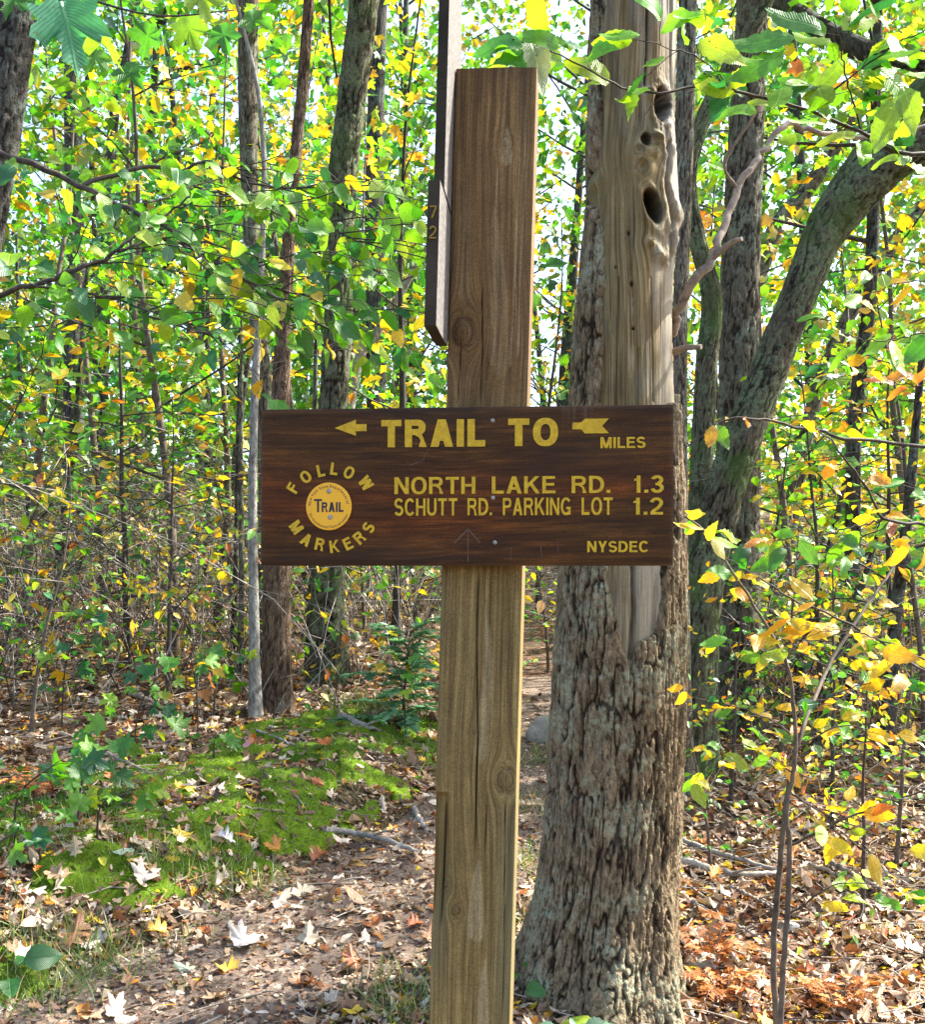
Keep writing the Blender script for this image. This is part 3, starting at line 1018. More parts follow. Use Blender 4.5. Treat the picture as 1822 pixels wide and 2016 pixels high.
def g_diag(xb, yb, xt, yt, wd):
    """stroke cut level at its foot and head; wd is its width measured sideways"""
    return tess([(xb - wd / 2, yb), (xb + wd / 2, yb), (xt + wd / 2, yt), (xt - wd / 2, yt)])


def g_arc(cx, cy, rx, ry, a0, a1, n=18, p=2.25):
    a = np.radians(np.linspace(a0, a1, n))
    c, s_ = np.cos(a), np.sin(a)
    return [(cx + rx * math.copysign(abs(u) ** (2 / p), u), cy + ry * math.copysign(abs(v) ** (2 / p), v)) for u, v in zip(c, s_)]


def g_ribbon(pts, w):
    p = np.array(pts)
    d = np.gradient(p, axis=0)
    nn = np.column_stack([-d[:, 1], d[:, 0]]) / np.linalg.norm(d, axis=1, keepdims=True)
    return tess(list(map(tuple, p + nn * w / 2)) + list(map(tuple, (p - nn * w / 2)[::-1])))


def g_bowl(x0, y0, x1, y1, t):
    """D-shaped ring: flat on the left, round on the right"""
    ry = (y1 - y0) / 2
    rx = min(ry * 0.95, (x1 - x0) * 0.62)
    out = [(x0, y0)] + g_arc(x1 - rx, y0 + ry, rx, ry, -90, 90) + [(x0, y1)]
    inn = [(x0 + t, y0 + t)] + g_arc(x1 - rx, y0 + ry, rx - t, ry - t, -90, 90) + [(x0 + t, y1 - t)]
    return tess(out, [inn])


def glyph(ch, t):
    """pieces of a plain bold sans letter of cap height 1, and its width"""
    h = t / 2
    dg = t * 1.12
    if ch == 'I':
        return [g_rect(0, 0, t, 1)], t
    if ch == 'L':
        return [tess([(0, 0), (.56, 0), (.56, t), (t, t), (t, 1), (0, 1)])], .56
    if ch == 'T':
        c = .32
        return [tess([(c - h, 0), (c + h, 0), (c + h, 1 - t), (.64, 1 - t), (.64, 1), (0, 1), (0, 1 - t), (c - h, 1 - t)])], .64
    if ch == 'H':
        return [g_rect(0, 0, t, 1), g_rect(.68 - t, 0, .68, 1), g_rect(t, .5 - h * .9, .68 - t, .5 + h * .9)], .68
    if ch in 'EF':
        r = [g_rect(0, 0, t, 1), g_rect(t, 1 - t * .95, .59, 1), g_rect(t, .5 - h * .6, .55, .5 + h * 1.2)]
        return (r + [g_rect(t, 0, .61, t * .95)] if ch == 'E' else r), .61
    if ch == 'A':
        return [g_diag(dg / 2, 0, .36, 1, dg), g_diag(.72 - dg / 2, 0, .36, 1, dg), g_rect(.2, .22, .52, .22 + t * .9)], .72
    if ch == 'N':
        return [g_rect(0, 0, t, 1), g_rect(.70 - t, 0, .70, 1), tess([(0, 1), (t * 1.1, 1), (.70, 0), (.70 - t * 1.1, 0)])], .70
    if ch == 'M':
        return [g_rect(0, 0, t, 1), g_rect(.82 - t, 0, .82, 1), tess([(0, 1), (t * 1.25, 1), (.41 + h, 0), (.41 - h, 0)]), tess([(.82 - t * 1.25, 1), (.82, 1), (.41 + h, 0), (.41 - h, 0)])], .82
    if ch == 'W':
        return [g_diag(.25, 0, dg / 2, 1, dg), g_diag(.25, 0, .48, 1, dg), g_diag(.71, 0, .48, 1, dg), g_diag(.71, 0, .96 - dg / 2, 1, dg)], .96
    if ch == 'K':
        return [g_rect(0, 0, t, 1), tess([(t, .32), (t, .56), (.50, 1), (.70, 1)]), tess([(.22, .55), (.36, .66), (.73, 0), (.55, 0)])], .73
    if ch == 'Y':
        return [g_rect(.34 - h, 0, .34 + h, .42), tess([(0, 1), (dg, 1), (.34 + h, .42), (.34 - h, .38)]), tess([(.68 - dg, 1), (.68, 1), (.34 + h, .38), (.34 - h, .42)])], .68
    if ch == 'O':
        return [tess(g_arc(.38, .5, .38, .515, 0, 352, 46), [g_arc(.38, .5, .38 - t, .515 - t * .95, 0, 352, 46)])], .76
    if ch == 'D':
        return [g_bowl(0, 0, .70, 1, t)], .70
    if ch == 'P':
        return [g_bowl(0, .42, .64, 1, t * .95), g_rect(0, 0, t, .43)], .64
    if ch == 'R':
        return [g_bowl(0, .44, .66, 1, t * .95), g_rect(0, 0, t, .45), tess([(.30, .45), (.30 + dg * .9, .47), (.58, .36), (.62, .22), (.70, 0), (.70 - dg, 0), (.50, .24), (.44, .36)])], .70
    if ch == 'U':
        return [g_ribbon([(h, 1), (h, .7), (h, .5)] + g_arc(.34, .36, .34 - h, .36 - h + .01, 180, 360, 22) + [(.68 - h, .5), (.68 - h, .7), (.68 - h, 1)], t)], .68
    if ch == 'C':
        return [g_ribbon(g_arc(.37, .5, .37 - h, .515 - h, 38, 322, 40), t)], .70
    if ch == 'G':
        return [g_ribbon(g_arc(.38, .5, .38 - h, .515 - h, 38, 318, 40), t), g_rect(.72 - t * .9, .02, .72, .46), g_rect(.40, .46 - t * .85, .72, .46 + .004)], .74
    if ch == 'S':
        y = .51
        return [g_ribbon(g_arc(.32, (1.015 - h + y) / 2, .32 - h, (1.015 - h - y) / 2, 22, 262, 26, 2.0) + g_arc(.32, (y - .015 + h) / 2, .33 - h, (y + .015 - h) / 2, 82, -158, 26, 2.0), t)], .64
    if ch == '1':
        return [g_rect(.34 - t, 0, .34, 1), tess([(.06, .68), (.34 - t, .72), (.34 - t, 1), (.34 - t * .8, 1), (.22, .86), (.06, .80)])], .40
    if ch == '2':
        pts = g_arc(.29, .70, .29 - h, .315 - h, 172, -28, 24, 2.0)
        return [g_ribbon(pts + [(.36, .40), (.20, .26), (.11, .16), (.085, .06)], t), g_rect(0.02, 0, .58, t * .95)], .58
    if ch == '3':
        return [g_ribbon(g_arc(.28, .74, .28 - h, .275 - h, 165, -80, 24, 2.0), t), g_ribbon(g_arc(.28, .285, .30 - h, .30 - h, 85, -168, 24, 2.0), t), g_rect(.2, .5 - h * .85, .34, .5 + h * .85)], .58
    if ch == '7':
        return [g_rect(0, 1 - t, .56, 1), tess([(.10, 0), (.10 + dg, 0), (.56, 1 - t), (.56 - dg, 1 - t)])], .56
    if ch == '.':
        return [g_rect(0, 0, t * 1.05, t * 1.05)], t * 1.05
    return [], .3


def letter_row(mb, s, t, place, y0, th, gap=0.11):
    """place maps (x, z) of the row drawn at cap height 1 (0..width) to the board"""
    tot = sum(glyph(c, t)[1] for c in s) + gap * (len(s) - 1)
    x = 0.0
    for c in s:
        pcs, w = glyph(c, t)
        for i, (q, T) in enumerate(pcs):
            slab(mb, place((q + np.array([x, 0])) / np.array([tot, 1])), T, y0, th + 0.00006 * i)
        x += w + gap


def put_text(s, x0, x1, yt, yb, t):
    p0, p1 = np.array(bpt(x0, yb)), np.array(bpt(x1, yt))
    mb = MB()
    letter_row(mb, s, t, lambda q: p0 + q * (p1 - p0), YB, TH)
    return mb.build('lettering', M_YEL, board)


def put_letters(chars, place, parent, mat, name, y0, th, t, squeeze=1.0):
    """single letters set along an arc: place gives (x, z, turn, cap height)"""
    mb = MB()
    for ch, (x, z, a, h) in zip(chars, place):
        pcs, w = glyph(ch, t)
        c, sn = math.cos(a), math.sin(a)
        for i, (q, T) in enumerate(pcs):
            v = (q - np.array([w / 2, 0.5])) * h * np.array([squeeze, 1])
            slab(mb, np.column_stack([x + v[:, 0] * c - v[:, 1] * sn, z + v[:, 0] * sn + v[:, 1] * c]), T, y0, th + 0.00006 * i)
    return mb.build(name, mat, parent)


for s, a, b, yt, yb, w in [('TRAIL', 548, 975, 123, 236, .23), ('TO', 1068, 1270, 123, 236, .23), ('MILES', 1440, 1620, 203, 248, .185), ('NORTH', 603, 935, 360, 430, .17), ('LAKE', 1002, 1260, 360, 430, .17), ('RD.', 1325, 1480, 360, 430, .17), ('1.3', 1570, 1693, 360, 430, .17), ('SCHUTT', 603, 862, 448, 519, .165), ('RD.', 903, 1003, 448, 519, .165), ('PARKING', 1047, 1322, 448, 519, .165), ('LOT', 1365, 1490, 448, 519, .165), ('1.2', 1567, 1690, 450, 519, .165), ('NYSDEC', 1388, 1632, 626, 671, .185)]:
    put_text(s, a, b, yt, yb, w)


def arc_place(pts, cx, cy, flip, h, k=1.0):
    out = []
    for x, y in pts:
        X, Zc = bpt(x * 0.28125 + 113.9, y * 0.28125 + 227.75)
        a = math.atan2(x - cx, cy - y)
        if flip:
            a = math.atan2(x - cx, y - cy)
            out.append((X, Zc, a * k, h))
        else:
            out.append((X, Zc, -a * k, h))
    return out


hcap = 51 / 652 * BH
put_letters('FOLLOW', arc_place([(240, 615), (427, 455), (650, 365), (850, 340), (1070, 395), (1320, 555)], 771, 895, False, hcap, 0.95), board, M_YEL, 'lettering', YB, TH, .21, 1.08)
put_letters('MARKERS', arc_place([(290, 1200), (440, 1385), (640, 1455), (855, 1485), (1055, 1445), (1225, 1355), (1358, 1210)], 771, 895, True, hcap, 0.95), board, M_YEL, 'lettering', YB, TH, .21, 1.08)


def poly_part(name, pts, mat, parent, y0=YB, th=TH):
    q = np.array([bpt(*p) for p in pts])
    from mathutils.geometry import tessellate_polygon
    t = np.array([list(a) for a in tessellate_polygon([[Vector((a, b, 0)) for a, b in q]])])
    # turn every triangle the same way round
    ar = [(q[i[1]] - q[i[0]])[0] * (q[i[2]] - q[i[0]])[1] - (q[i[1]] - q[i[0]])[1] * (q[i[2]] - q[i[0]])[0] for i in t]
    t = np.array([i if a > 0 else i[::-1] for i, a in zip(t, ar)])
    mb = MB()
    slab(mb, q, t, y0, th)
    return mb.build(name, mat, parent)


poly_part('arrow_head', [(355, 154), (443, 120), (443, 139), (487, 139), (487, 168), (443, 168), (443, 187)], M_YEL, board)
poly_part('arrow_tail', [(1327, 142), (1362, 142), (1378, 127), (1474, 127), (1446, 157), (1474, 187), (1378, 187), (1362, 170), (1327, 170)], M_YEL, board)
for pts in ([(903, 570), (908, 570), (907, 712), (904, 712)], [(903, 574), (907, 578), (852, 634), (848, 630)], [(903, 574), (907, 572), (956, 630), (953, 634)], [(1079, 650), (1081, 650), (1080, 712), (1078, 712)], [(742, 246), (745, 246), (722, 290), (719, 290)], [(722, 290), (720, 293), (664, 314), (664, 311)], [(1200, 640), (1203, 640), (1206, 690), (1203, 690)], [(1270, 622), (1273, 622), (1273, 668), (1270, 668)]):
    q = np.array([bpt(*p) for p in pts])
    mbs = MB()
    mbs.add(np.column_stack([q[:, 0], np.full(4, -BT / 2 - 0.0006), q[:, 1]]), [[3, 2, 1, 0]], smooth=False)
    mbs.build('scratch_mark', M_FAINT, board)


def dome(mb, x, z, r, y0, h, n=14):
    V, Fc = [(x, y0 - h, z)], []
    for j, (rr, hh) in enumerate(((0.6, 0.8), (1.0, 0.15), (1.0, 0.0))):
        for i in range(n):
            a = 2 * math.pi * i / n
            V.append((x + r * rr * math.cos(a), y0 - h * hh, z + r * rr * math.sin(a)))
    for i in range(n):
        Fc.append([0, 1 + i, 1 + (i + 1) % n, 1 + (i + 1) % n])
        for j in (0, 1):
            a, b = 1 + j * n + i, 1 + j * n + (i + 1) % n
            Fc.append([a, a + n, b + n, b])
    Fq = np.array([f for f in Fc if len(set(f)) == 4])
    Ft = np.array([f[:3] for f in Fc if len(set(f)) == 3])
    mb.add(V, Fq)
    mb.faces.append((Ft + mb.n - len(V), 0, True))


for x, y in ((1005, 130), (1007, 447), (1015, 630)):
    mb = MB()
    dome(mb, *bpt(x, y), 0.0036, YB, 0.0022)
    mb.build('bolt', M_STEEL, board)

# ---- round trail marker
marker = MB()
mcx, mcz = bpt(331, 479)
mr = 95 / 1686 * BW
n = 64
ang = np.linspace(0, 2 * math.pi, n, endpoint=False)
ring0 = np.column_stack([mcx + mr * np.cos(ang), np.full(n, YB), mcz + mr * 1.03 * np.sin(ang)])
ring1 = ring0.copy()
ring1[:, 1] -= 0.0012
ring2 = np.column_stack([mcx + 0.96 * mr * np.cos(ang), np.full(n, YB - 0.0016), mcz + 0.96 * mr * 1.03 * np.sin(ang)])
ctr = np.array([[mcx, YB - 0.0016, mcz]])
marker.add(np.vstack([ring0, ring1, ring2, ctr]), np.vstack([grid_faces(n, 3, True)]), smooth=False)
marker.faces.append((np.array([[2 * n + i, 2 * n + (i + 1) % n, 3 * n] for i in range(n)]), 0, False))
mk = marker.build('trail_marker', M_DISC, post_root)
mk.matrix_local = board_local
YM = YB - 0.0017


mb = MB()
for s_, a_, b_, yt_, yb_, w_ in (('T', 556, 672, 785, 978, .15), ('RAIL', 668, 990, 832, 976, .20)):
    p0_ = np.array(bpt(a_ * 0.28125 + 113.9, yb_ * 0.28125 + 227.75))
    p1_ = np.array(bpt(b_ * 0.28125 + 113.9, yt_ * 0.28125 + 227.75))
    letter_row(mb, s_, w_, lambda q: p0_ + q * (p1_ - p0_), YM, 0.0004, 0.13)
mb.build('print', M_BLACK, mk)


def around(s, r, a0, a1, flip, h):
    adv = np.array([0.45 if c in ' il' else (0.55 if c in 'trf' else (1.35 if c in 'mw' else 1.0)) for c in s])
    pos = (np.cumsum(adv) - adv / 2) / adv.sum()
    out = []
    for p in pos:
        a = math.radians(a0 + (a1 - a0) * p)
        x, z = mcx + r * math.sin(a), mcz + r * 1.03 * math.cos(a)
        out.append((x, z, -a if not flip else math.pi - a, h))
    return out


def lower_letters(s, place, parent, mat, weight):
    mb = MB()
    ref, _ = text_mesh('H', weight)
    hh, lo = np.ptp(ref[:, 1]), ref[:, 1].min()
    for ch, (x, z, a, h) in zip(s, place):
        if ch == ' ':
            continue
        V, T = text_mesh(ch, weight)
        v = np.column_stack([(V[:, 0] - (V[:, 0].min() + V[:, 0].max()) / 2) * 0.8, V[:, 1] - lo - hh / 2]) * h / hh
        c, sn = math.cos(a), math.sin(a)
        slab(mb, np.column_stack([x + v[:, 0] * c - v[:, 1] * sn, z + v[:, 0] * sn + v[:, 1] * c]), T, YM, 0.0003)
    return mb.build('print', mat, parent)


lower_letters('New York State Department of', around('New York State Department of', mr * 0.85, -88, 84, False, mr * 0.12), mk, M_BLACK, 0.0)
lower_letters('Environmental Conservation', around('Environmental Conservation', mr * 0.86, 250, 112, True, mr * 0.12), mk, M_BLACK, 0.0)
for x, y in ((775, 668), (798, 1055)):
    mb = MB()
    dome(mb, *bpt(x * 0.28125 + 113.9, y * 0.28125 + 227.75), mr * 0.11, YM, 0.002)
    mb.build('rivet', M_STEEL, mk)

# ---- two boards fixed edge-on to the left face of the post
def side_board(profile, x_in, th, label):
    """profile in (y, z): corners going round; inner face looks to +x"""
    p = np.array(profile)
    n_ = len(p)
    # even out the outline so the edge can be a little ragged
    pts = []
    for i in range(n_):
        a, b = p[i], p[(i + 1) % n_]
        k = max(2, int(np.linalg.norm(b - a) / 0.02))
        for j in range(k):
            pts.append(a + (b - a) * j / k)
    q = np.array(pts)
    q = q + 0.0022 * (np.stack([fbm(q[:, 1] * 30, q[:, 0] * 30, 0, 81, 3), fbm(q[:, 0] * 30, q[:, 1] * 30, 3, 82, 3)], -1) - 0.5)
    m = len(q)
    ctr = q.mean(0)
    mb = MB()
    V = np.vstack([np.column_stack([np.full(m, x_in), q]), np.column_stack([np.full(m, x_in - th), q])])
    from mathutils.geometry import tessellate_polygon
    T = np.array([list(a) for a in tessellate_polygon([[Vector((a, b, 0)) for a, b in q]])])
    mb.add(V, np.array([[i, (i + 1) % m, (i + 1) % m + m, i + m] for i in range(m)]), (0.05, 0, 0.1), uv=np.vstack([q, q]), ridge=np.full(2 * m, 0.1), mat=0, smooth=False)
    k = mb.n - 2 * m
    mb.faces.append((T + k, 1, False))
    mb.faces.append((T + k + m, 1, False))
    o = mb.build('side_board', [M_EDGE, M_BACKPAINT], post_root)
    o['label'] = label
    return o


lo_b = side_board([(-.245, 1.930), (-.245, 2.159), (0.045, 2.159), (0.045, 2.06), (-.02, 1.985), (-.075, 1.934)], -PW / 2 - 0.001, 0.019, 'lower edge-on board with small painted numerals')
up_b = side_board([(-.185, 2.166), (-.190, 2.62), (0.0, 2.62), (0.035, 2.47), (0.045, 2.166)], -PW / 2 - 0.001, 0.017, 'upper edge-on board, dark and mossy along its edge')
for s_, z_ in (('7', 2.108), ('2', 2.076)):
    mb = MB()
    pcs_, w_ = glyph(s_, 0.13)
    for i_, (q_, T_) in enumerate(pcs_):
        v = (q_ - np.array([w_ / 2, .5])) * 0.020
        slab(mb, np.column_stack([v[:, 0] - PW / 2 - 0.0105, v[:, 1] + z_]), T_, -.2465, 0.0004 + 0.00006 * i_)
    mb.build('numeral', M_FAINTY, lo_b)


# ================================================================== the hollow oak behind the sign
TD = 4.2
TS = TD / F
ROW = [-420, -150, 0, 200, 340, 420, 500, 650, 800, 1000, 1115, 1300, 1500, 1600, 1700, 1800, 1880, 1940, 2000, 2050]
LEFT = [1180, 1176, 1172, 1166, 1160, 1162, 1152, 1138, 1128, 1118, 1110, 1099, 1090, 1082, 1071, 1056, 1036, 1008, 960, 930]
RIGHT = [1346, 1346, 1344, 1337, 1345, 1350, 1338, 1334, 1340, 1348, 1351, 1352, 1346, 1342, 1338, 1334, 1336, 1342, 1356, 1370]
BARE_L = ([-420, 0, 200, 330, 365, 430, 520, 650, 800, 1000, 1115, 1200, 1290, 1330], [1195, 1189, 1183, 1176, 1150, 1182, 1192, 1188, 1186, 1190, 1195, 1212, 1236, 1246])
BARE_R = ([-420, 600, 760, 800, 1000, 1115, 1200, 1245, 1262, 1300, 1330], [1420, 1420, 1420, 1326, 1322, 1312, 1309, 1296, 1256, 1248, 1246])
nr, na = 820, 380
rows = np.linspace(-420, 2050, nr)
lft, rgt = np.interp(rows, ROW, LEFT), np.interp(rows, ROW, RIGHT)
kk = np.ones(41) / 41
smooth1 = lambda a: np.convolve(np.pad(a, 20, mode='edge'), kk, 'valid')
lft, rgt = smooth1(lft), smooth1(rgt)
cxp, rp = (lft + rgt) / 2, (rgt - lft) / 2
fvec = np.array([-cxp.mean() * 0 - 0.577, -4.2, 0]) / math.hypot(0.577, 4.2)
rvec = np.array([4.2, -0.577, 0]) / math.hypot(0.577, 4.2)
ph = np.linspace(-math.pi, math.pi, na, endpoint=False)
PH, RW = np.meshgrid(ph, rows)
CXP, RP = np.broadcast_to(cxp[:, None], PH.shape), np.broadcast_to(rp[:, None], PH.shape)
QX = CXP + RP * np.sin(PH)
QY = RW
isf = np.cos(PH) > -0.15
ARC = CXP + RP * PH                     # arc position in pixels
Zt = EYE + (HZ - RW) * TS
cN, sN = np.cos(PH), np.sin(PH)
edge_n = 14 * (fbm(QX / 40, QY / 26, 0, 101, 4) - 0.5)
bl = np.interp(QY, *BARE_L) + edge_n
br = np.interp(QY, *BARE_R) + edge_n
bare = sstep(-5, 6, np.minimum(QX - bl, br - QX)) * isf * (QY < 1328)
# the bare side wraps a little way round the right
bare = np.where((QY < 770) & (PH > 0.2) & (PH < 2.0), np.maximum(bare, 1.0), bare)
ridge, id_ = bark_relief(cN, sN, RP * TS, Zt, 0.023, 103, 6.5)
fineb = fbm(cN * 14, sN * 14, Zt * 26, 105, 3) - 0.5
d_bark = 0.020 + 0.013 * (ridge - 0.6) + 0.012 * (id_ - 0.5) * ridge + 0.004 * fineb + 0.004 * (fbm(cN * 40, sN * 40, Zt * 60, 111, 2) - 0.5)
# ---- bare wood relief: knots, burls, holes, folds
KT = [(1290, 424, 17, 31, 'hole'), (1310, 222, 17, 34, 'hole2'), (1268, 350, 15, 15, 'eye'), (1170, 362, 16, 18, 'bump'), (1350, 420, 18, 22, 'bump'), (1306, 515, 11, 11, 'bump'), (1288, 494, 12, 10, 'bump'), (1283, 205, 9, 9, 'eye'), (1290, 320, 16, 12, 'bump'), (1262, 318, 12, 12, 'eye'), (1300, 290, 14, 16, 'bump'), (1276, 296, 10, 14, 'hole3'), (1241, 476, 3.5, 4, 'pin'), (1248, 575, 4, 5, 'pin'), (1252, 661, 3.5, 4.5, 'pin'), (1214, 540, 2.5, 3, 'pin')]
d_bare = 0.010 * (fbm(PH * 3.5, Zt * 1.1, 0, 106, 3) - 0.5)
Ub = ARC * TS
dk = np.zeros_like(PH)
for kx, ky, rx, ry, t in KT:
    tilt = 0.25 if t == 'hole' else 0.0
    dx, dy = (QX - kx) + tilt * -(QY - ky), QY - ky
    rho2 = (dx / rx) ** 2 + (dy / ry) ** 2
    if t != 'pin':
        Ub = Ub - np.where(isf, TS * dx * 0.8 / np.maximum(rho2 / 1.4, 0.9), 0)
    rim = np.exp(-((np.sqrt(rho2) - 1.25) / 0.33) ** 2)
    core = 1 - sstep(0.75, 1.05, np.sqrt(rho2))
    wide = 1 - sstep(0.95, 1.2, np.sqrt(rho2))
    g = np.exp(-rho2 / 1.2)
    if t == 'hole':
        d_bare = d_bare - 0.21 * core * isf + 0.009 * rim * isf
        dk = np.maximum(dk, 0.97 * wide * isf)  # dark rotten wood, deepened in colour to stand for the hole's shade
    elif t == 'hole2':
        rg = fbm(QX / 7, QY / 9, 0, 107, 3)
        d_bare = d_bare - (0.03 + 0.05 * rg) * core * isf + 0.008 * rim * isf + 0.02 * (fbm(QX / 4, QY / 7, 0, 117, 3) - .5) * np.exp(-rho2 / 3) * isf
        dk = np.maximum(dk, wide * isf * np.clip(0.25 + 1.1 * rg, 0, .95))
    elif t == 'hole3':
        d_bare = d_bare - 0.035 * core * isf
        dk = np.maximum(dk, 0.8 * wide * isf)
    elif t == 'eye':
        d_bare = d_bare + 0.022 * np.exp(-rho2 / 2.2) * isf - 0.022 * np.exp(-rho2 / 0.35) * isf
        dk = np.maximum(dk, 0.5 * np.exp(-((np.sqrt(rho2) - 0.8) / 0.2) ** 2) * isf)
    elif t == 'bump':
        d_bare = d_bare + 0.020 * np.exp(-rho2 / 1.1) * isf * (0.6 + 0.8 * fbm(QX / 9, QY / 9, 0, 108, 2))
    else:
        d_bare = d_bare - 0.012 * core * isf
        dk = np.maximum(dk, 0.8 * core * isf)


def poly_dist(pts):
    best = np.full(QX.shape, 1e9)
    for (ax, ay), (bx_, by_) in zip(pts[:-1], pts[1:]):
        vx, vy = bx_ - ax, by_ - ay
        t = np.clip(((QX - ax) * vx + (QY - ay) * vy) / (vx * vx + vy * vy), 0, 1)
        best = np.minimum(best, np.hypot(QX - ax - t * vx, QY - ay - t * vy))
    return best


for pts, amp, w in [([(1296, 285), (1318, 322), (1308, 385), (1322, 440), (1334, 475), (1318, 525)], 0.022, 7), ([(1322, 255), (1333, 300), (1326, 370), (1340, 430), (1332, 500)], 0.016, 6), ([(1262, 395), (1268, 440), (1290, 470), (1312, 478)], 0.012, 7), ([(1240, 325), (1250, 370), (1262, 400)], 0.010, 7), ([(1328, 290), (1319, 370), (1333, 440), (1326, 520)], -0.016, 3.5), ([(1281, -420), (1280, 120), (1275, 190)], -0.022, 2.2), ([(1334, -420), (1331, 120), (1336, 290)], -0.022, 2.6), ([(1250, 1100), (1252, 1200), (1246, 1290)], -0.020, 5), ([(1221, 560), (1216, 800), (1220, 1000)], -0.006, 2), ([(1262, 700), (1260, 1000)], -0.006, 1.6), ([(1290, 560), (1296, 800)], -0.005, 1.6)]:
    dd = poly_dist(pts)
    g = np.exp(-(dd / w) ** 2) * isf
    d_bare = d_bare + amp * (0.6 if amp > 0 else 1.0) * g * (0.6 + 0.8 * fbm(QX / 6, QY / 14, 0, 116, 3))
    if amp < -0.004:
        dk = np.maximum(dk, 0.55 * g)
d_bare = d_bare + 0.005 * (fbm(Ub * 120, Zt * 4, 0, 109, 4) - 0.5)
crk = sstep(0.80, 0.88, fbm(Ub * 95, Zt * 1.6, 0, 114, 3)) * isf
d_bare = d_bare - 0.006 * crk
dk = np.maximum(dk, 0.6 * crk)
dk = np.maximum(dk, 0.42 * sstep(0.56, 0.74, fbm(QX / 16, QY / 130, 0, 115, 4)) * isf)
bare_w = np.clip(bare, 0, 1)
Dm = d_bark * (1 - bare_w) + (d_bare - 0.014) * bare_w
Rm = RP * TS * (1 + 0.06 * (fbm(cN * 1.3, sN * 1.3, Zt * 0.9, 110, 2) - 0.5)) - 0.016 + Dm
flr = sstep(1700, 2030, RW)
Rm = Rm + flr * 0.05 * np.maximum(0, np.sin(PH * 3.0 + 0.9)) ** 2 + flr * 0.025 * np.sin(PH * 7 + 1)
ctr_x = (cxp - 911) * TS
RmW = RP * TS * (1 + 0.06 * (fbm(cN * 1.3, sN * 1.3, Zt * 0.9, 110, 2) - 0.5)) - 0.016 + d_bare
POSW = np.stack([ctr_x[:, None] + RmW * (sN * rvec[0] + cN * fvec[0]), TD + 0.05 + RmW * (sN * rvec[1] + cN * fvec[1]), Zt], -1)
POS = np.stack([ctr_x[:, None] + Rm * (sN * rvec[0] + cN * fvec[0]), TD + 0.05 + Rm * (sN * rvec[1] + cN * fvec[1]), Zt], -1)
TBASE = np.array([float(ctr_x[-1]), TD + 0.05, 0.0])
hollow = empty('hollow_oak', TBASE, 'thick old oak behind the sign, bare hollow wood above and furrowed bark below', 'tree')
Fall = grid_faces(na, nr, True)
bmn, bmx = bare.ravel()[Fall].min(1), bare.ravel()[Fall].max(1)
greyt = np.clip(sstep(0.30, 1.2, PH) * 0.95 + sstep(200, -80, QY) * 0.65 - 0.15 + 1.5 * (fbm(QX / 26, QY / 110, 0, 112, 4) - 0.45) + 0.55 * sstep(1000, 1150, QY), 0, 1)
green2 = np.clip(sstep(0.45, 0.7, fbm(QX / 22, QY / 90, 0, 113, 3)) * 0.5, 0, 1) * 0.5
colr = np.stack([greyt, np.zeros_like(PH), green2], -1).reshape(-1, 3)
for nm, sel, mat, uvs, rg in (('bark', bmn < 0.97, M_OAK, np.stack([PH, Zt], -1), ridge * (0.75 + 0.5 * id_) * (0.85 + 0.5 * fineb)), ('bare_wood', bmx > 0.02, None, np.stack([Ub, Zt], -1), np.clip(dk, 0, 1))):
    if mat is None:
        mat = wood_mat('bare_tree_wood', (0.060, 0.036, 0.011), (0.165, 0.118, 0.050), (0.30, 0.23, 0.115), (0.33, 0.305, 0.25), (1, 1, 1), 0.8, 0.2, 120, 2.0, 0.9)
        M_BARE = mat
    fs = Fall[sel]
    used, inv = np.unique(fs, return_inverse=True)
    mb = MB()
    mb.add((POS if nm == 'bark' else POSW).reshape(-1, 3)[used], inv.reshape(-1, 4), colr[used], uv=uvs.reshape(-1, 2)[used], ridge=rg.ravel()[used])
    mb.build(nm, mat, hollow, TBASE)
mb = MB()
pl = [P3(*p) for p in [(1325, 660, 4.35), (1345, 590, 4.25), (1392, 525, 4.2), (1412, 480, 4.2), (1432, 425, 4.25), (1468, 345, 4.3), (1500, 300, 4.35), (1548, 248, 4.4), (1610, 262, 4.5), (1720, 268, 4.6), (1860, 240, 4.7)]]
tube(mb, spline(pl, 50) + 0.006 * RNG.normal(size=(50, 3)), np.linspace(0.019, 0.008, 50), 9)
pl = [P3(*p) for p in [(1400, 512, 4.2), (1440, 478, 4.15), (1462, 470, 4.12)]]
tube(mb, spline(pl, 10), np.linspace(0.012, 0.008, 10), 8)
pl = [P3(*p) for p in [(1452, 370, 4.28), (1428, 320, 4.2), (1490, 220, 4.1), (1505, 165, 4.0)]]
tube(mb, spline(pl, 14), np.linspace(0.007, 0.003, 14), 6)
mb.build('dead_limb', M_DEAD, hollow, TBASE)
mb = MB()
tube(mb, spline([P3(1330, 692, 4.3), P3(1350, 685, 4.2), P3(1382, 683, 4.15)], 10), np.linspace(0.014, 0.009, 10), 8)
mb.build('stub', M_DEAD, hollow, TBASE)


# ================================================================== the other trees, each traced from its own base up
def px_path(rows_, d):
    return np.array([P3(x, y, d) for x, y, w in rows_]), np.array([w / 2.0 * d / F for x, y, w in rows_])


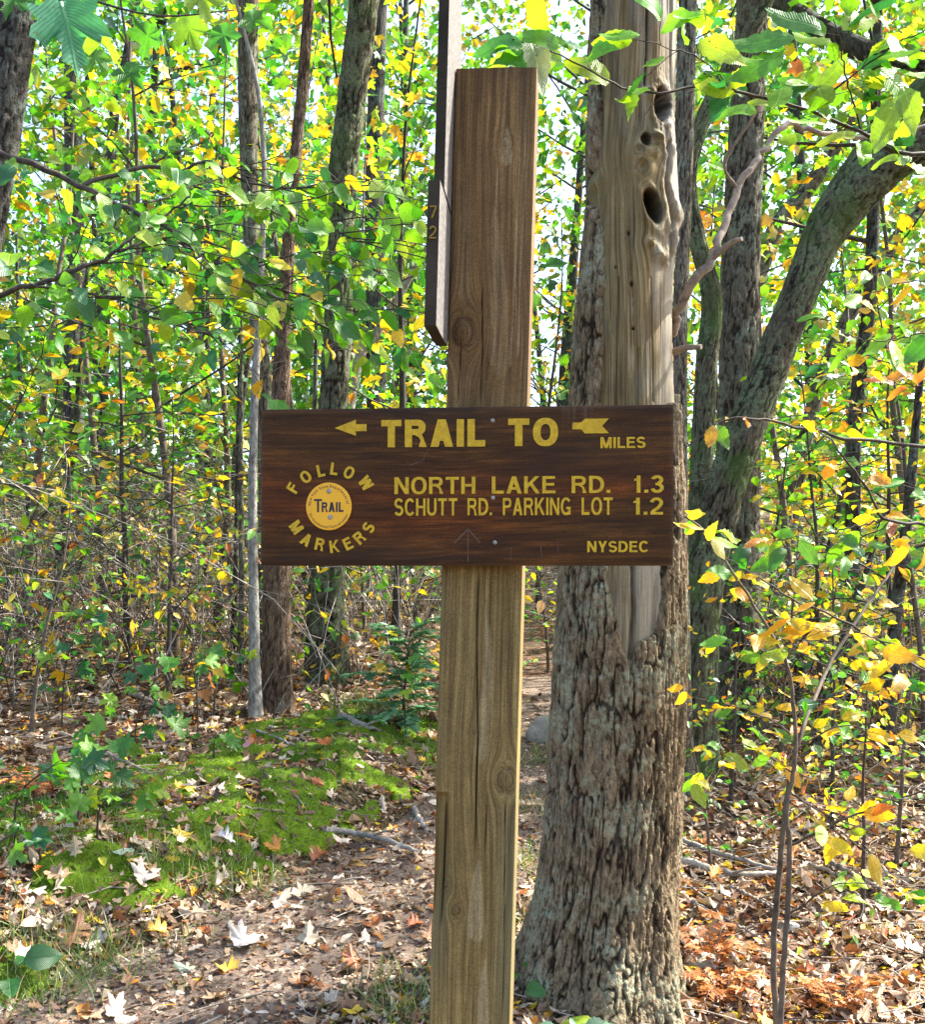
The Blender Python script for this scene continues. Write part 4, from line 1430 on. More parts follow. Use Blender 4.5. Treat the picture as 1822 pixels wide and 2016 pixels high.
def plant_tree(name, label, rows_, mat, d=None, na=64, nl=260, cell=0.03, ch=0.12, depth=0.010, seed=1, flare=0.35, top=None, crown=None, group=None):
    if d is None:
        d = ray_ground(rows_[0][0], rows_[0][1])
    P, r = px_path(rows_, d)
    gz = float(ground_z(P[0][0], P[0][1]))
    P[0][2] = gz - 0.08
    base = np.array([P[0][0], P[0][1], gz])
    if top:
        # the trunk goes on above the picture
        dirn = nrm(P[-1] - P[-2])
        P = np.vstack([P, P[-1] + (dirn * 0.5 + UP * 0.5) * (top - P[-1][2]) * 0.5, P[-1] + (dirn * 0.3 + UP * 0.7) * (top - P[-1][2])])
        r = np.concatenate([r, [r[-1] * 0.8, r[-1] * 0.25]])
    # even spacing of radii along the length
    L = np.concatenate([[0], np.cumsum(np.linalg.norm(np.diff(P, axis=0), axis=1))])
    rr = np.interp(np.linspace(0, 1, 60), np.linspace(0, 1, len(r)), r)
    t = empty(name, base, label, 'tree', group)
    mb = MB()
    trunk(mb, P, rr, na, nl, cell, ch, depth, seed, flare)
    mb.build('trunk', mat, t, base)
    if crown:
        z0, z1, npr, plen, wts, shape, size = crown
        rng = np.random.default_rng(seed + 500)
        S = spline(P, 80)
        b, l, n = crown_geom(rng, S, r[-1], z0, z1, int(npr * 1.3), plen * 1.25, wts, shape, size * 1.35, 0.30, 0.11, 0.8)
        b.build('branches', M_TWIG, t, base)
        l.build('crown', M_LEAF, t, base)
    return t, base, P, d


HI = (6.3, 9.5)
plant_tree('slender_sapling', 'slim smooth pale grey sapling along the left end of the sign board', [(504, 1412, 26), (501, 1300, 21), (499, 1150, 19), (497, 1000, 17), (499, 850, 16), (502, 760, 15), (508, 640, 14), (516, 500, 12), (520, 330, 10), (508, 180, 9), (480, 60, 7), (455, -40, 6)], M_SMOOTH, na=20, nl=220, cell=0.05, ch=0.2, depth=0.002, seed=3, flare=0.5, top=6.4)
plant_tree('grey_trunk', 'straight dark grey trunk rising above the left end of the sign', [(532, 1372, 46), (528, 1150, 40), (522, 800, 32), (504, 600, 32), (493, 400, 34), (488, 200, 38), (489, -100, 40)], M_GREYBARK, d=9.3, seed=4, cell=0.022, depth=0.004, top=9, crown=(6.6, 9, 9, 2.2, (5, 3, 2, 0), 'maple_low', .11))
plant_tree('brown_trunk', 'brown peeling trunk with its lit right side just below the sign board', [(548, 1398, 62), (546, 1330, 54), (545, 1115, 52), (550, 900, 42), (553, 780, 36), (563, 550, 26), (578, 350, 23), (597, 150, 21), (612, -80, 20)], M_BROWNBARK, seed=5, cell=0.028, depth=0.008, top=8.5, crown=(6.0, 8.5, 8, 1.8, (2, 3, 5, 1), 'maple_low', .11))
plant_tree('rough_bark_tree', 'rough barked trunk seen through the gap under the sign, left of the post', [(648, 1345, 76), (646, 1250, 66), (646, 1120, 64), (657, 800, 56), (667, 600, 54), (675, 350, 54), (695, 180, 54), (724, -80, 56)], M_LICHEN, seed=6, cell=0.045, depth=0.016, na=80, top=10, crown=(6.8, 10, 11, 2.6, (3, 4, 4, 1), 'maple_low', .12))
plant_tree('far_trunk', 'dark trunk behind the yellow leaves, right of the rough barked tree', [(744, 1232, 40), (742, 900, 38), (740, 700, 37), (737, 400, 36), (742, 150, 32), (748, -60, 30)], M_DARKBARK, d=15, seed=7, na=40, nl=160, depth=0.012, top=12)
plant_tree('leaning_dead_pole', 'pale grey dead pole leaning to the right between two dark trunks', [(640, 980, 22), (695, 760, 20), (745, 650, 18), (800, 560, 13), (850, 470, 8)], M_SMOOTH, d=11.5, seed=8, na=16, nl=80, depth=0.002, flare=0.1)
plant_tree('edge_trunk', 'thick dark lichen spotted trunk at the upper left edge', [(-190, 1330, 110), (-100, 800, 92), (-40, 480, 84), (-14, 320, 80), (14, 150, 78), (40, -20, 78), (55, -140, 78)], M_DARKBARK, d=7.0, seed=9, na=90, nl=340, cell=0.035, depth=0.012, top=9, crown=(5.8, 9, 9, 2.4, (5, 3, 1, 0), 'maple_low', .11))
plant_tree('shaded_trunk', 'dark trunk in green shade, second tree from the left edge', [(140, 1215, 44), (143, 900, 42), (147, 500, 36), (143, 200, 33), (140, -80, 30)], M_DARKBARK, d=13.5, seed=10, na=40, nl=160, depth=0.010, top=12)
plant_tree('leaning_far_trunk', 'thin dark trunk leaning right far back among green leaves at left', [(190, 1200, 26), (205, 600, 24), (222, 250, 20), (245, 130, 16), (280, -60, 14)], M_DARKBARK, d=17, seed=12, na=24, nl=100, depth=0.008, top=13)
plant_tree('pale_trunk', 'pale grey trunk close behind the right edge of the hollow oak', [(1336, 1450, 60), (1336, 1100, 40), (1334, 800, 38), (1336, 600, 38), (1345, 350, 38), (1352, 100, 36), (1358, -100, 34)], M_GREYBARK, d=6.6, seed=13, cell=0.02, depth=0.005, top=8, crown=(5.4, 8, 8, 2.0, (3, 5, 2, 0), 'maple_low', .10))
plant_tree('forked_trunk', 'lichen spotted crooked trunk between the hollow oak and the leaning tree', [(1376, 1420, 54), (1374, 1150, 48), (1384, 900, 44), (1392, 720, 42), (1402, 590, 40), (1376, 480, 32), (1357, 380, 32), (1362, 310, 32), (1392, 220, 32), (1440, 130, 32), (1500, 20, 30), (1540, -90, 28)], M_LICHEN, d=7.6, seed=14, cell=0.026, depth=0.007, top=8)
t_, b_, p_, d_ = plant_tree('leaning_oak', 'big lichen covered oak leaning to the upper right', [(1358, 1440, 96), (1378, 1200, 84), (1408, 1040, 78), (1450, 900, 74), (1497, 780, 70), (1543, 660, 68), (1587, 550, 70), (1632, 440, 78), (1690, 345, 76), (1770, 240, 68), (1880, 130, 62), (2010, 20, 56)], M_LICHEN, d=7.0, seed=15, na=90, nl=340, cell=0.034, ch=.13, depth=0.013, top=7.5, crown=(4.9, 7.5, 10, 2.4, (4, 5, 2, 0), 'maple_low', .10))
mb = MB()
trunk(mb, [P3(1606, 500, 7.0), P3(1652, 425, 7.0), P3(1720, 352, 6.9), P3(1790, 300, 6.8), P3(1900, 262, 6.7), P3(2080, 200, 6.6)], np.array([30, 40, 38, 35, 31, 26]) * 7 / F, 60, 120, 0.032, .12, 0.011, 16)
mb.build('limb', M_LICHEN, t_, b_)
mb = MB()
trunk(mb, [P3(1500, -20, 9.0), P3(1640, 70, 8.6), P3(1760, 118, 8.2), P3(1900, 125, 8)], np.array([18, 20, 22, 24]) * 8.4 / F, 24, 60, 0.03, .12, 0.006, 17)
mb.build('limb', M_DARKBARK, t_, b_)
plant_tree('upright_oak', 'upright oak trunk with deep bark right of the sign, standing behind the leaning oak', [(1456, 1425, 108), (1454, 1330, 92), (1452, 1150, 88), (1455, 900, 84), (1457, 700, 76), (1460, 500, 72), (1468, 300, 66), (1478, 100, 62), (1486, -100, 58)], M_GREYBARK, seed=18, na=84, nl=320, cell=0.034, ch=.13, depth=0.013, top=10, crown=(5.6, 10, 12, 2.4, (3, 5, 3, 0), 'maple_low', .11))
plant_tree('thin_trunk', 'thin dark upright trunk left of the right edge, behind green leaves', [(1668, 1420, 34), (1680, 1150, 30), (1682, 900, 28), (1694, 740, 27), (1712, 600, 25), (1720, 450, 24), (1724, 250, 20), (1732, -60, 18)], M_DARKBARK, d=8.8, seed=19, na=28, nl=180, cell=0.02, depth=0.003, top=7.5, crown=(4.2, 7.5, 9, 1.6, (3, 5, 3, 1), 'maple_low', .10))
plant_tree('slanting_trunk', 'grey trunk slanting to the right far behind the leaning oak', [(1520, 1230, 34), (1580, 900, 30), (1640, 690, 28), (1760, 480, 26), (1900, 300, 22)], M_GREYBARK, d=14, seed=20, na=24, nl=120, depth=0.008)
plant_tree('slanting_trunk', 'grey trunk slanting between the upright oak and the leaning oak', [(1440, 1240, 34), (1470, 700, 34), (1520, 470, 32), (1600, 360, 30), (1700, 200, 26)], M_GREYBARK, d=13, seed=21, na=24, nl=120, depth=0.008)
for k, (x, y, w, tx, ty, lab) in enumerate([(1560, 1400, 24, 1625, 1120, 'short dark stem leaning right below the thin trunk, nearest the twin sapling'), (1600, 1470, 20, 1690, 1180, 'grey stem leaning right in the yellow undergrowth, middle one of three'), (1745, 1500, 30, 1790, 1000, 'dark stem in the undergrowth nearest the right edge')]):
    plant_tree('young_stem', lab, [(x, y, w), ((x + tx) / 2 - 6, (y + ty) / 2, w * .85), (tx, ty, w * .7), (tx * 1.6 - x * .6, ty * 1.6 - y * .6, w * .4)], M_DARKBARK, seed=22 + k, na=18, nl=90, cell=0.02, depth=0.003, group='stems in the right undergrowth')
for k, (x, y, w, tx, lab) in enumerate([(96, 1240, 18, 150, 'thin grey stem leaning right at far left, in front of the shaded trunk'), (470, 1330, 14, 474, 'thin pale stem just left of the slim sapling'), (455, 1300, 12, 468, 'thinner brown stem two places left of the slim sapling'), (605, 1330, 17, 618, 'smooth grey stem in front of the rough barked tree'), (60, 1180, 14, 40, 'dark thin stem near the left edge in the brush'), (402, 1160, 16, 408, 'short dark crooked stem in the brush left of the sign')]):
    plant_tree('young_stem', lab, [(x, y, w), (x * .7 + tx * .3 + 4, y - 150, w * .85), (tx, y - 420, w * .7), (tx + (tx - x) * .4, y - 720, w * .35)], M_GREYBARK if k in (1, 3) else M_DARKBARK, seed=32 + k, na=14, nl=80, cell=0.03, depth=0.002, group='young stems left of the post')

plant_tree('added_shade_oak', 'added unseen tall oak past the right edge whose crown shades the path', [(2760, 1400, 70), (2765, 900, 62), (2770, 300, 56), (2790, -500, 50)], M_GREYBARK, d=8.6, seed=61, na=40, nl=120, top=11.5, crown=(5.5, 11, 13, 2.6, (4, 5, 2, 0), 'maple_low', .12))  # out-of-view oak, added to throw dappled shade into the scene
plant_tree('added_shade_oak', 'added unseen tall shade oak farther past the right edge, leaning to the left', [(2650, 1330, 50), (2640, 900, 44), (2610, 300, 40), (2560, -300, 36)], M_DARKBARK, d=12.5, seed=62, na=40, nl=120, top=13, crown=(6, 13, 13, 2.6, (3, 5, 3, 0), 'maple_low', .12))  # second unseen oak, added for the same dappled shade

# ---- leafy saplings and understory trees, five kinds, copied with their branches and leaves
def sapling_kind(seed, h, n_prim, plen, wts, shape, size, z0, lstep, tl=0.6, keep=1.0):
    rng = np.random.default_rng(seed)
    pts = limb_path(rng, np.zeros(3), UP.copy(), h, 10, 0.05)
    mbT = MB()
    tube(mbT, spline(pts, 24), np.linspace(0.012 + 0.005 * h, 0.004, 24), 7)
    b, l, n = crown_geom(rng, pts, 0.01, z0, pts[-1][2] - 0.1, n_prim, plen, wts, shape, size, 0.26, lstep, tl, 0.02, 0.3, 0.010, keep)
    return (mbT.mesh('sapling_trunk', M_TWIGM if seed % 2 else M_TWIG), b.mesh('sapling_branches', M_TWIG), l.mesh('sapling_leaves', M_LEAF))


KINDS_ = {
    'green_maple': sapling_kind(201, 6.0, 16, 1.7, (8, 3, .5, 0), 'maple_low', .130, 0.95, .085),
    'yellow_maple': sapling_kind(202, 6.2, 17, 1.8, (2, 4, 6, 0.5), 'maple_low', .120, 1.0, .085),
    'lime_beech': sapling_kind(203, 4.6, 15, 1.5, (3, 7, 3, 0), 'ovate_low', .12, 0.9, .065),
    'yellow_shrub': sapling_kind(204, 3.0, 13, 1.2, (1, 4, 7, 1.2), 'ovate_low', .10, 0.2, .06, 0.55, .55),
    'green_shrub': sapling_kind(205, 2.8, 13, 1.2, (7, 4, 1.5, 0), 'ovate_low', .11, 0.2, .06, 0.55, .55),
}
WORDS = {'green_maple': ('maple_tree', 'green leaved young maple'), 'yellow_maple': ('maple_tree', 'yellow leaved young maple'), 'lime_beech': ('beech_sapling', 'lime green beech sapling'), 'yellow_shrub': ('shrub', 'low shrub with yellow leaves'), 'green_shrub': ('shrub', 'low shrub with green leaves')}
GRP = {'green_maple': 'green young maples in the wood', 'yellow_maple': 'yellow young maples in the wood', 'lime_beech': 'lime green beech saplings', 'yellow_shrub': 'yellow leaved shrubs', 'green_shrub': 'green leaved shrubs'}
SPOTS = [
    # px, depth, kind, scale, where it stands
    (40, 9.6, 'green_maple', 1.0, 'beside the thick trunk at the left edge'),
    (205, 10.8, 'green_maple', 1.05, 'right of the shaded trunk at left'),
    (345, 9.4, 'lime_beech', 1.2, 'midway between left edge and sign'),
    (425, 11.0, 'yellow_maple', 1.0, 'left of the straight grey trunk'),
    (610, 12.0, 'yellow_maple', 1.1, 'behind the brown peeling trunk'),
    (775, 10.2, 'yellow_maple', 1.0, 'just left of the signpost'),
    (1060, 16.0, 'yellow_maple', 1.0, 'far back between post and hollow oak'),
    (1560, 10.5, 'lime_beech', 1.2, 'below the leaning oak at right'),
    (1650, 12.5, 'green_maple', 1.0, 'behind the thin trunk at right'),
    (1790, 9.6, 'lime_beech', 1.25, 'at the right edge behind the branches'),
    (1420, 14.0, 'yellow_maple', 1.0, 'behind the crooked lichen spotted trunk'),
    (120, 15.5, 'yellow_maple', 1.1, 'far back behind the left shrubs'),
    (300, 14.5, 'green_maple', 1.2, 'far back, upper left'),
    (500, 15.5, 'green_maple', 1.2, 'far behind the slim sapling'),
    (690, 16.5, 'green_maple', 1.15, 'far behind the rough barked tree'),
    (250, 9.0, 'yellow_shrub', 1.1, 'in the brush at left centre'),
    (720, 11.0, 'green_shrub', 0.8, 'under the sign beyond the rough barked tree'),
    (820, 12.0, 'yellow_shrub', 0.85, 'left of the post below the sign'),
    (1500, 8.4, 'yellow_shrub', 0.75, 'at the foot of the upright oak'),
    (1620, 7.6, 'yellow_shrub', 0.85, 'right of the twin stemmed sapling'),
    (1760, 7.4, 'yellow_shrub', 0.95, 'at the right edge'),
    (1700, 9.5, 'green_shrub', 1.1, 'behind the right hand undergrowth'),
    (1080, 10.5, 'green_shrub', 0.6, 'low between the post and the hollow oak'),
    (1440, 6.4, 'yellow_shrub', 0.50, 'just right of the hollow oak foot'),
    (1640, 6.0, 'yellow_shrub', 0.52, 'behind the twin sapling, low to the ground'),
    (1765, 5.6, 'green_shrub', 0.50, 'low at the right edge'),
    (1540, 7.2, 'green_shrub', 0.55, 'low between upright oak and twin sapling'),
    (1400, 5.6, 'green_shrub', 0.36, 'tucked against the right side of the hollow oak'),
    (1700, 5.0, 'yellow_shrub', 0.42, 'right of the twin sapling, among fallen branches'),
    (1480, 7.9, 'green_shrub', 0.62, 'between the hollow oak and the twin sapling, farther back'),
    (1820, 7.2, 'lime_beech', 0.75, 'at the right edge, its top among the orange leaves'),
    (60, 7.0, 'green_shrub', 0.60, 'low at the left edge, behind the seedlings'),
    (330, 8.0, 'yellow_shrub', 0.70, 'in the brush above the moss'),
    (470, 10.5, 'green_maple', 0.95, 'beside the straight grey trunk'),
    (650, 13.0, 'green_maple', 1.0, 'between the brown and rough barked trees'),
    (-160, 9.0, 'lime_beech', 1.2, 'off the left edge'),
    (1990, 9.0, 'yellow_maple', 1.0, 'off the right edge'),
]
for k, (px, d, kind, sc, where) in enumerate(SPOTS):
    b = root_at(P3(px, 1200, d))
    nm, wd = WORDS[kind]
    t = empty(nm, b - np.array([0, 0, 0.03]), wd + ' ' + where, 'shrub' if nm == 'shrub' else 'tree', GRP[kind])
    t.rotation_euler = (0, 0, k * 2.399)
    t.scale = (sc, sc, sc * (0.94 + 0.12 * ((k * 7) % 5) / 4))
    for part, me in zip(('trunk', 'branches', 'crown'), KINDS_[kind]):
        o = bpy.data.objects.new(part, me)
        COL.objects.link(o)
        o.parent = t
        if part in JOINED:
            o['kind'] = 'stuff'

# ---- far woodland that reads as one mass
rng = np.random.default_rng(77)
mb = MB()
for i in range(38):
    d = rng.uniform(20, 44)
    x = rng.uniform(-0.62, 0.62) * d
    z = float(ground_z(x, d))
    tp = rng.normal(size=2) * 1.2
    h = rng.uniform(9, 17)
    p = spline([(x, d, z - .2), (x + tp[0] * .4, d + tp[1] * .4, z + h * .5), (x + tp[0], d + tp[1], z + h)], 10)
    tube(mb, p, np.linspace(rng.uniform(.08, .2), .04, 10), 6, mat=0)
    for j in range(14):
        q = p[rng.integers(2, 9)]
        a = rng.uniform(0, 6.28)
        e = q + np.array([math.cos(a), math.sin(a), 0.7]) * rng.uniform(1, 3)
        tube(mb, spline([q, (q + e) / 2 + rng.normal(size=3) * .15, e], 5), np.linspace(.04, .012, 5), 3, mat=0, cap=False)
ncl = 800
cd = 16 + 28 * rng.random(ncl) ** 1.2
cx_ = rng.uniform(-0.66, 0.66, ncl) * cd
cz = ground_z(cx_, cd) + rng.random(ncl) ** 1.15 * (0.60 * cd + 1.5) + 0.7
open_ = (cx_ / cd > .035) & (cx_ / cd < .125) & (rng.random(ncl) < .6)
cz = np.where(open_, cz + 14, cz)
per = 125
P = np.repeat(np.stack([cx_, cd, cz], -1), per, 0) + rng.normal(size=(ncl * per, 3)) * np.repeat(0.040 * cd, per)[:, None] * np.array([1, 1, 0.42])
n = len(P)
hue = vnoise(P[:, 0] * .22, P[:, 1] * .22, P[:, 2] * .3, 5)
C = np.where((hue < 0.50)[:, None], blend_pal((8, 3, .4, 0), n, rng), np.where((hue < 0.66)[:, None], blend_pal((3, 6, 2, 0), n, rng), blend_pal((1, 3, 6, .5), n, rng))) * np.repeat(rng.uniform(.55, 1.15, ncl), per)[:, None]
D = rng.normal(size=(n, 3)) + np.array([0, 0, -.5])
Nn = UP + rng.normal(size=(n, 3)) * 0.9
SZ = (0.095 + 0.0040 * P[:, 1]) * rng.uniform(.5, 1.4, n)
half_ = rng.random(n) < .4
half_ = half_ & (P[:, 1] < 24)
leaves(mb, 'clump', P[half_], D[half_], Nn[half_], SZ[half_] * 1.15, C[half_], mat=1)
leaves(mb, 'far_leaf', P[~half_], D[~half_], Nn[~half_], SZ[~half_], C[~half_], mat=1, wid=rng.uniform(.8, 1.5, int((~half_).sum())))
tag(mb.build('far_woodland', [M_DARKBARK, M_LEAF]), 'leafy green and yellow woodland rising far behind the trunks', kind='stuff')

# ---- brush: thin stems and scattered small leaves over the forest floor
mb = MB()
Lp, Ld = [], []
k = 0
while k < 2500:
    d = rng.uniform(7.6, 17)
    x = rng.uniform(-0.5, 0.5) * d
    s_ = path_s(x, d)
    if -0.9 < s_ < 0.9 or (0.15 < x < 1.1 and d < 9):
        continue
    if x < 0 and d < 8.2 and rng.random() < .7:
        continue
    k += 1
    h = rng.uniform(0.3, 1.6) * (1.15 if x < 0 else 0.8)
    z = float(ground_z(x, d))
    le = rng.normal(size=2) * 0.75 * h
    p = spline([(x, d, z - .03), (x + le[0] * .35, d + le[1] * .35, z + h * .55), (x + le[0], d + le[1], z + h * .9), (x + le[0] * 1.7, d + le[1] * 1.7, z + h * rng.uniform(.75, 1.05))], 8)
    tube(mb, p, np.linspace(rng.uniform(.0025, .006), .0012, 8), 3, mat=int(rng.random() < .5), cap=False)
    for j in range(rng.integers(1, 5)):
        q = p[rng.integers(1, 7)]
        e = q + rng.normal(size=3) * np.array([.42, .42, .28])
        tube(mb, spline([q, (q + e) / 2 + rng.normal(size=3) * .03, e], 4), np.linspace(.0028, .001, 4), 3, mat=int(rng.random() < .5), cap=False)
        for m in range(rng.integers(0, 5)):
            Lp.append(q + (e - q) * rng.uniform(.3, 1.05))
            Ld.append(nrm(e - q))
P, D, Nn = lv_arrays(rng, list(zip(Lp, Ld)), 0.9)
leaves(mb, 'ovate_low', P, D, Nn, rng.uniform(.045, .105, len(P)), blend_pal((3, 5, 5, .6), len(P), rng), mat=2)
tag(mb.build('brushwood', [M_TWIG, M_TWIGP, M_LEAF]), 'tangle of thin stems and small leaves over the forest floor', kind='stuff')


# ================================================================== forest floor: litter, moss, grass, sticks
rng = np.random.default_rng(909)


def terrain_normal(x, y):
    e = 0.05
    nx = (ground_z(x - e, y) - ground_z(x + e, y)) / (2 * e)
    ny = (ground_z(x, y - e) - ground_z(x, y + e)) / (2 * e)
    return nrm(np.stack([nx, ny, np.ones_like(nx)], -1))


def moss_field(x, y):
    """how thick the moss is here, 0 none"""
    s = path_s(x, y)
    m = sstep(0.42, 0.65, s) * (1 - sstep(2.1, 3.0, s + 0.5 * (y - 5.6))) * sstep(4.3, 5.0, y) * (1 - sstep(7.4, 8.4, y))
    nz = fbm(x * 1.5, y * 1.5, 0, 301, 3)
    m = m * sstep(0.32, 0.46, nz) * sstep(0.36, 0.56, 0.6 * fbm(x * 3.6, y * 3.6, 0, 302, 3) + 0.4 * vnoise(x * 11, y * 11, 0, 303))
    m2 = np.exp(-((x - 2.1) / .7) ** 2 - ((y - 8.1) / .5) ** 2) * sstep(.4, .6, nz)
    m3 = np.exp(-((x + 1.75) / .3) ** 2 - ((y - 4.15) / .2) ** 2)
    m4 = np.exp(-((x - 1.6) / .5) ** 2 - ((y - 7.2) / .25) ** 2) * 0.8 * sstep(.4, .55, nz)
    return np.maximum.reduce([m, m2, m3, m4])


mx = np.arange(-3.6, 3.0, 0.014)
my = np.arange(3.9, 8.7, 0.016)
MX, MY = np.meshgrid(mx, my)
mf = moss_field(MX, MY)
cush = 0.5 * fbm(MX * 9, MY * 9, 0, 305, 3) + 0.3 * vnoise(MX * 34, MY * 34, 0, 306) + 0.2 * vnoise(MX * 80, MY * 80, 0, 307)
on = sstep(0.28, 0.62, mf + 0.45 * (cush - 0.5))
MZ = ground_z(MX, MY) - 0.012 + on * (0.016 + 0.055 * cush)
Fm = grid_faces(len(mx), len(my))
keep = (on.ravel()[Fm].max(1) > 0.02)
used, inv = np.unique(Fm[keep], return_inverse=True)
mc = vnoise(MX * 2.2, MY * 2.2, 0, 310)[..., None]
mcol = np.array([0.035, 0.085, 0.010]) * (1 - mc) + np.array([0.15, 0.235, 0.018]) * mc
mcol = mcol * (0.7 + 0.6 * vnoise(MX * 60, MY * 60, 0, 311))[..., None]
m_moss, nt, out = new_mat('moss')
ocm = N(nt, 'ShaderNodeTexCoord').outputs['Object']
nm1 = noise(nt, ocm, 170, 5, 0.75)
cm = mix(nt, 1.0, N(nt, 'ShaderNodeAttribute', attribute_name='Col').outputs['Color'], ramp(nt, nm1, [(0.3, 0.5), (0.7, 1.5)]), 'MULTIPLY')
principled(nt, out, cm, 1.0, 0.05, nm1, 0.01, 1.0)
mb = MB()
mb.add(np.stack([MX, MY, MZ], -1).reshape(-1, 3)[used], inv.reshape(-1, 4), mcol.reshape(-1, 3)[used], mat=0)
nb = 42000
bx_, by_ = rng.uniform(-3.6, 3.0, nb * 4), rng.uniform(3.9, 8.7, nb * 4)
ok = moss_field(bx_, by_) > rng.uniform(.35, .75, nb * 4)
bx_, by_ = bx_[ok][:nb], by_[ok][:nb]
jx = np.clip(((bx_ - mx[0]) / 0.014).astype(int), 0, len(mx) - 1)
jy = np.clip(((by_ - my[0]) / 0.016).astype(int), 0, len(my) - 1)
Pm = np.stack([bx_, by_, MZ[jy, jx] - 0.002], -1)
n = len(Pm)
leaves(mb, 'shard', Pm, UP + rng.normal(size=(n, 3)) * .5, rng.normal(size=(n, 3)), rng.uniform(.010, .022, n), mcol[jy, jx] * rng.uniform(.7, 1.5, (n, 1)), mat=1, wid=np.full(n, .6))
tag(mb.build('moss', [m_moss, M_LEAF]), 'bright green moss cushions on the bank left of the path', kind='stuff')

# ---- grass tufts
mb = MB()
for px, py, cnt, spr, hgt in [(370, 1712, 420, .16, .12), (440, 1722, 260, .14, .10), (300, 1700, 160, .10, .10), (520, 1735, 160, .12, .08), (165, 1870, 220, .12, .09), (60, 1905, 420, .16, .11), (20, 1955, 380, .14, .12), (200, 1915, 200, .12, .09), (330, 1860, 120, .08, .07), (835, 1965, 300, .12, .10), (800, 2000, 220, .10, .10), (1040, 1700, 260, .12, .10), (1045, 1590, 220, .14, .09), (1060, 1500, 200, .14, .10), (1035, 1830, 200, .09, .09), (730, 1400, 260, .16, .14), (820, 1500, 240, .2, .10), (690, 1570, 160, .15, .08), (120, 1660, 260, .16, .10), (40, 1620, 200, .14, .10), (1500, 1520, 240, .3, .12), (1700, 1430, 260, .4, .15)]:
    d = ray_ground(px, py)
    c = P3(px, py, d)
    P = np.stack([c[0] + rng.normal(size=cnt) * spr, c[1] + rng.normal(size=cnt) * spr * .9, np.zeros(cnt)], -1)
    P[:, 2] = ground_z(P[:, 0], P[:, 1]) - .004
    D = UP * .8 + rng.normal(size=(cnt, 3)) * .55
    D[:, 2] = np.abs(D[:, 2])
    pal = np.array([(.10, .20, .03), (.16, .26, .05), (.07, .15, .03), (.34, .33, .13), (.45, .40, .22)])
    C = pal[rng.choice(5, cnt, p=[.3, .25, .2, .15, .10])] * rng.uniform(.7, 1.3, (cnt, 1))
    leaves(mb, 'blade', P, D, rng.normal(size=(cnt, 3)), hgt * rng.uniform(.5, 1.3, cnt), C, wid=np.full(cnt, 1.2))
tag(mb.build('grass', M_LEAF), 'thin grass tufts along the edges of the path', kind='stuff')

# ---- leaf litter: one mass, and the leaves that show largest as things of their own
def scatter(n, y0, y1, half):
    y = rng.uniform(y0, y1, n)
    return rng.uniform(-1, 1, n) * (half * y + .4), y


mb = MB()
for cnt, y0, y1, half, smin, smax in ((30000, 3.3, 6.0, .47, .025, .075), (24000, 6.0, 9.5, .50, .03, .085), (9000, 9.5, 16, .52, .07, .14)):
    x, y = scatter(cnt, y0, y1, half)
    s_ = path_s(x, y)
    dens = np.where(np.abs(s_) < .52, .13, 1.0) * (1 - .80 * sstep(.25, .6, moss_field(x, y))) * (0.35 + 1.1 * fbm(x * 1.9, y * 1.9, 0, 320, 3))
    k = rng.random(cnt) < dens
    x, y = x[k], y[k]
    n = len(x)
    Nn = nrm(terrain_normal(x, y) + rng.normal(size=(n, 3)) * .30)
    D = np.cross(Nn, rng.normal(size=(n, 3)))
    P = np.stack([x, y, ground_z(x, y) + rng.uniform(.002, .022, n) + .02 * sstep(.3, .6, moss_field(x, y))], -1)
    C = pick(DRYC, n, rng, .25)
    sp = rng.random(n)
    C = np.where((sp < .05)[:, None], pick(ORANGE, n, rng), C)
    C = np.where((sp > .955)[:, None], pick(YELLOW, n, rng), C)
    # rust-coloured litter right of the oak
    rust = 0.4 * np.exp(-((x - 1.15) / .55) ** 2 - ((y - 4.6) / .7) ** 2)
    C = np.where((rng.random(n) < 0.28 * rust)[:, None], pick([(.34, .11, .03), (.42, .16, .04), (.28, .08, .025)], n, rng), C)
    kind = rng.integers(0, 5, n)
    S = rng.uniform(smin, smax, n)
    for q, sh in enumerate(('oak_low', 'oak_flat', 'ovate_dry', 'maple_dry', 'oak_low')):
        m = kind == q
        leaves(mb, sh, P[m], D[m], Nn[m], S[m], C[m] * np.array([1.0, .97, .88]), jit=1)
tag(mb.build('leaf_litter', M_DRY), 'dry tan and brown leaves lying thick over the forest floor', kind='stuff')

mb = MB()
x, y = scatter(60000, 3.2, 8.5, .42)
k = np.abs(path_s(x, y)) < .8
x, y = x[k], y[k]
n = len(x)
Nn = nrm(UP + rng.normal(size=(n, 3)) * .5)
P = np.stack([x, y, ground_z(x, y) + rng.uniform(.006, .014, n)], -1)
leaves(mb, 'shard', P, np.cross(Nn, rng.normal(size=(n, 3))), Nn, rng.uniform(.008, .035, n), pick(DRYC, n, rng, .35) * np.array([1.05, 1.0, .9]), jit=1)
tag(mb.build('leaf_fragments', M_DRY), 'crumbs of broken leaves strewn on the earth path', kind='stuff')


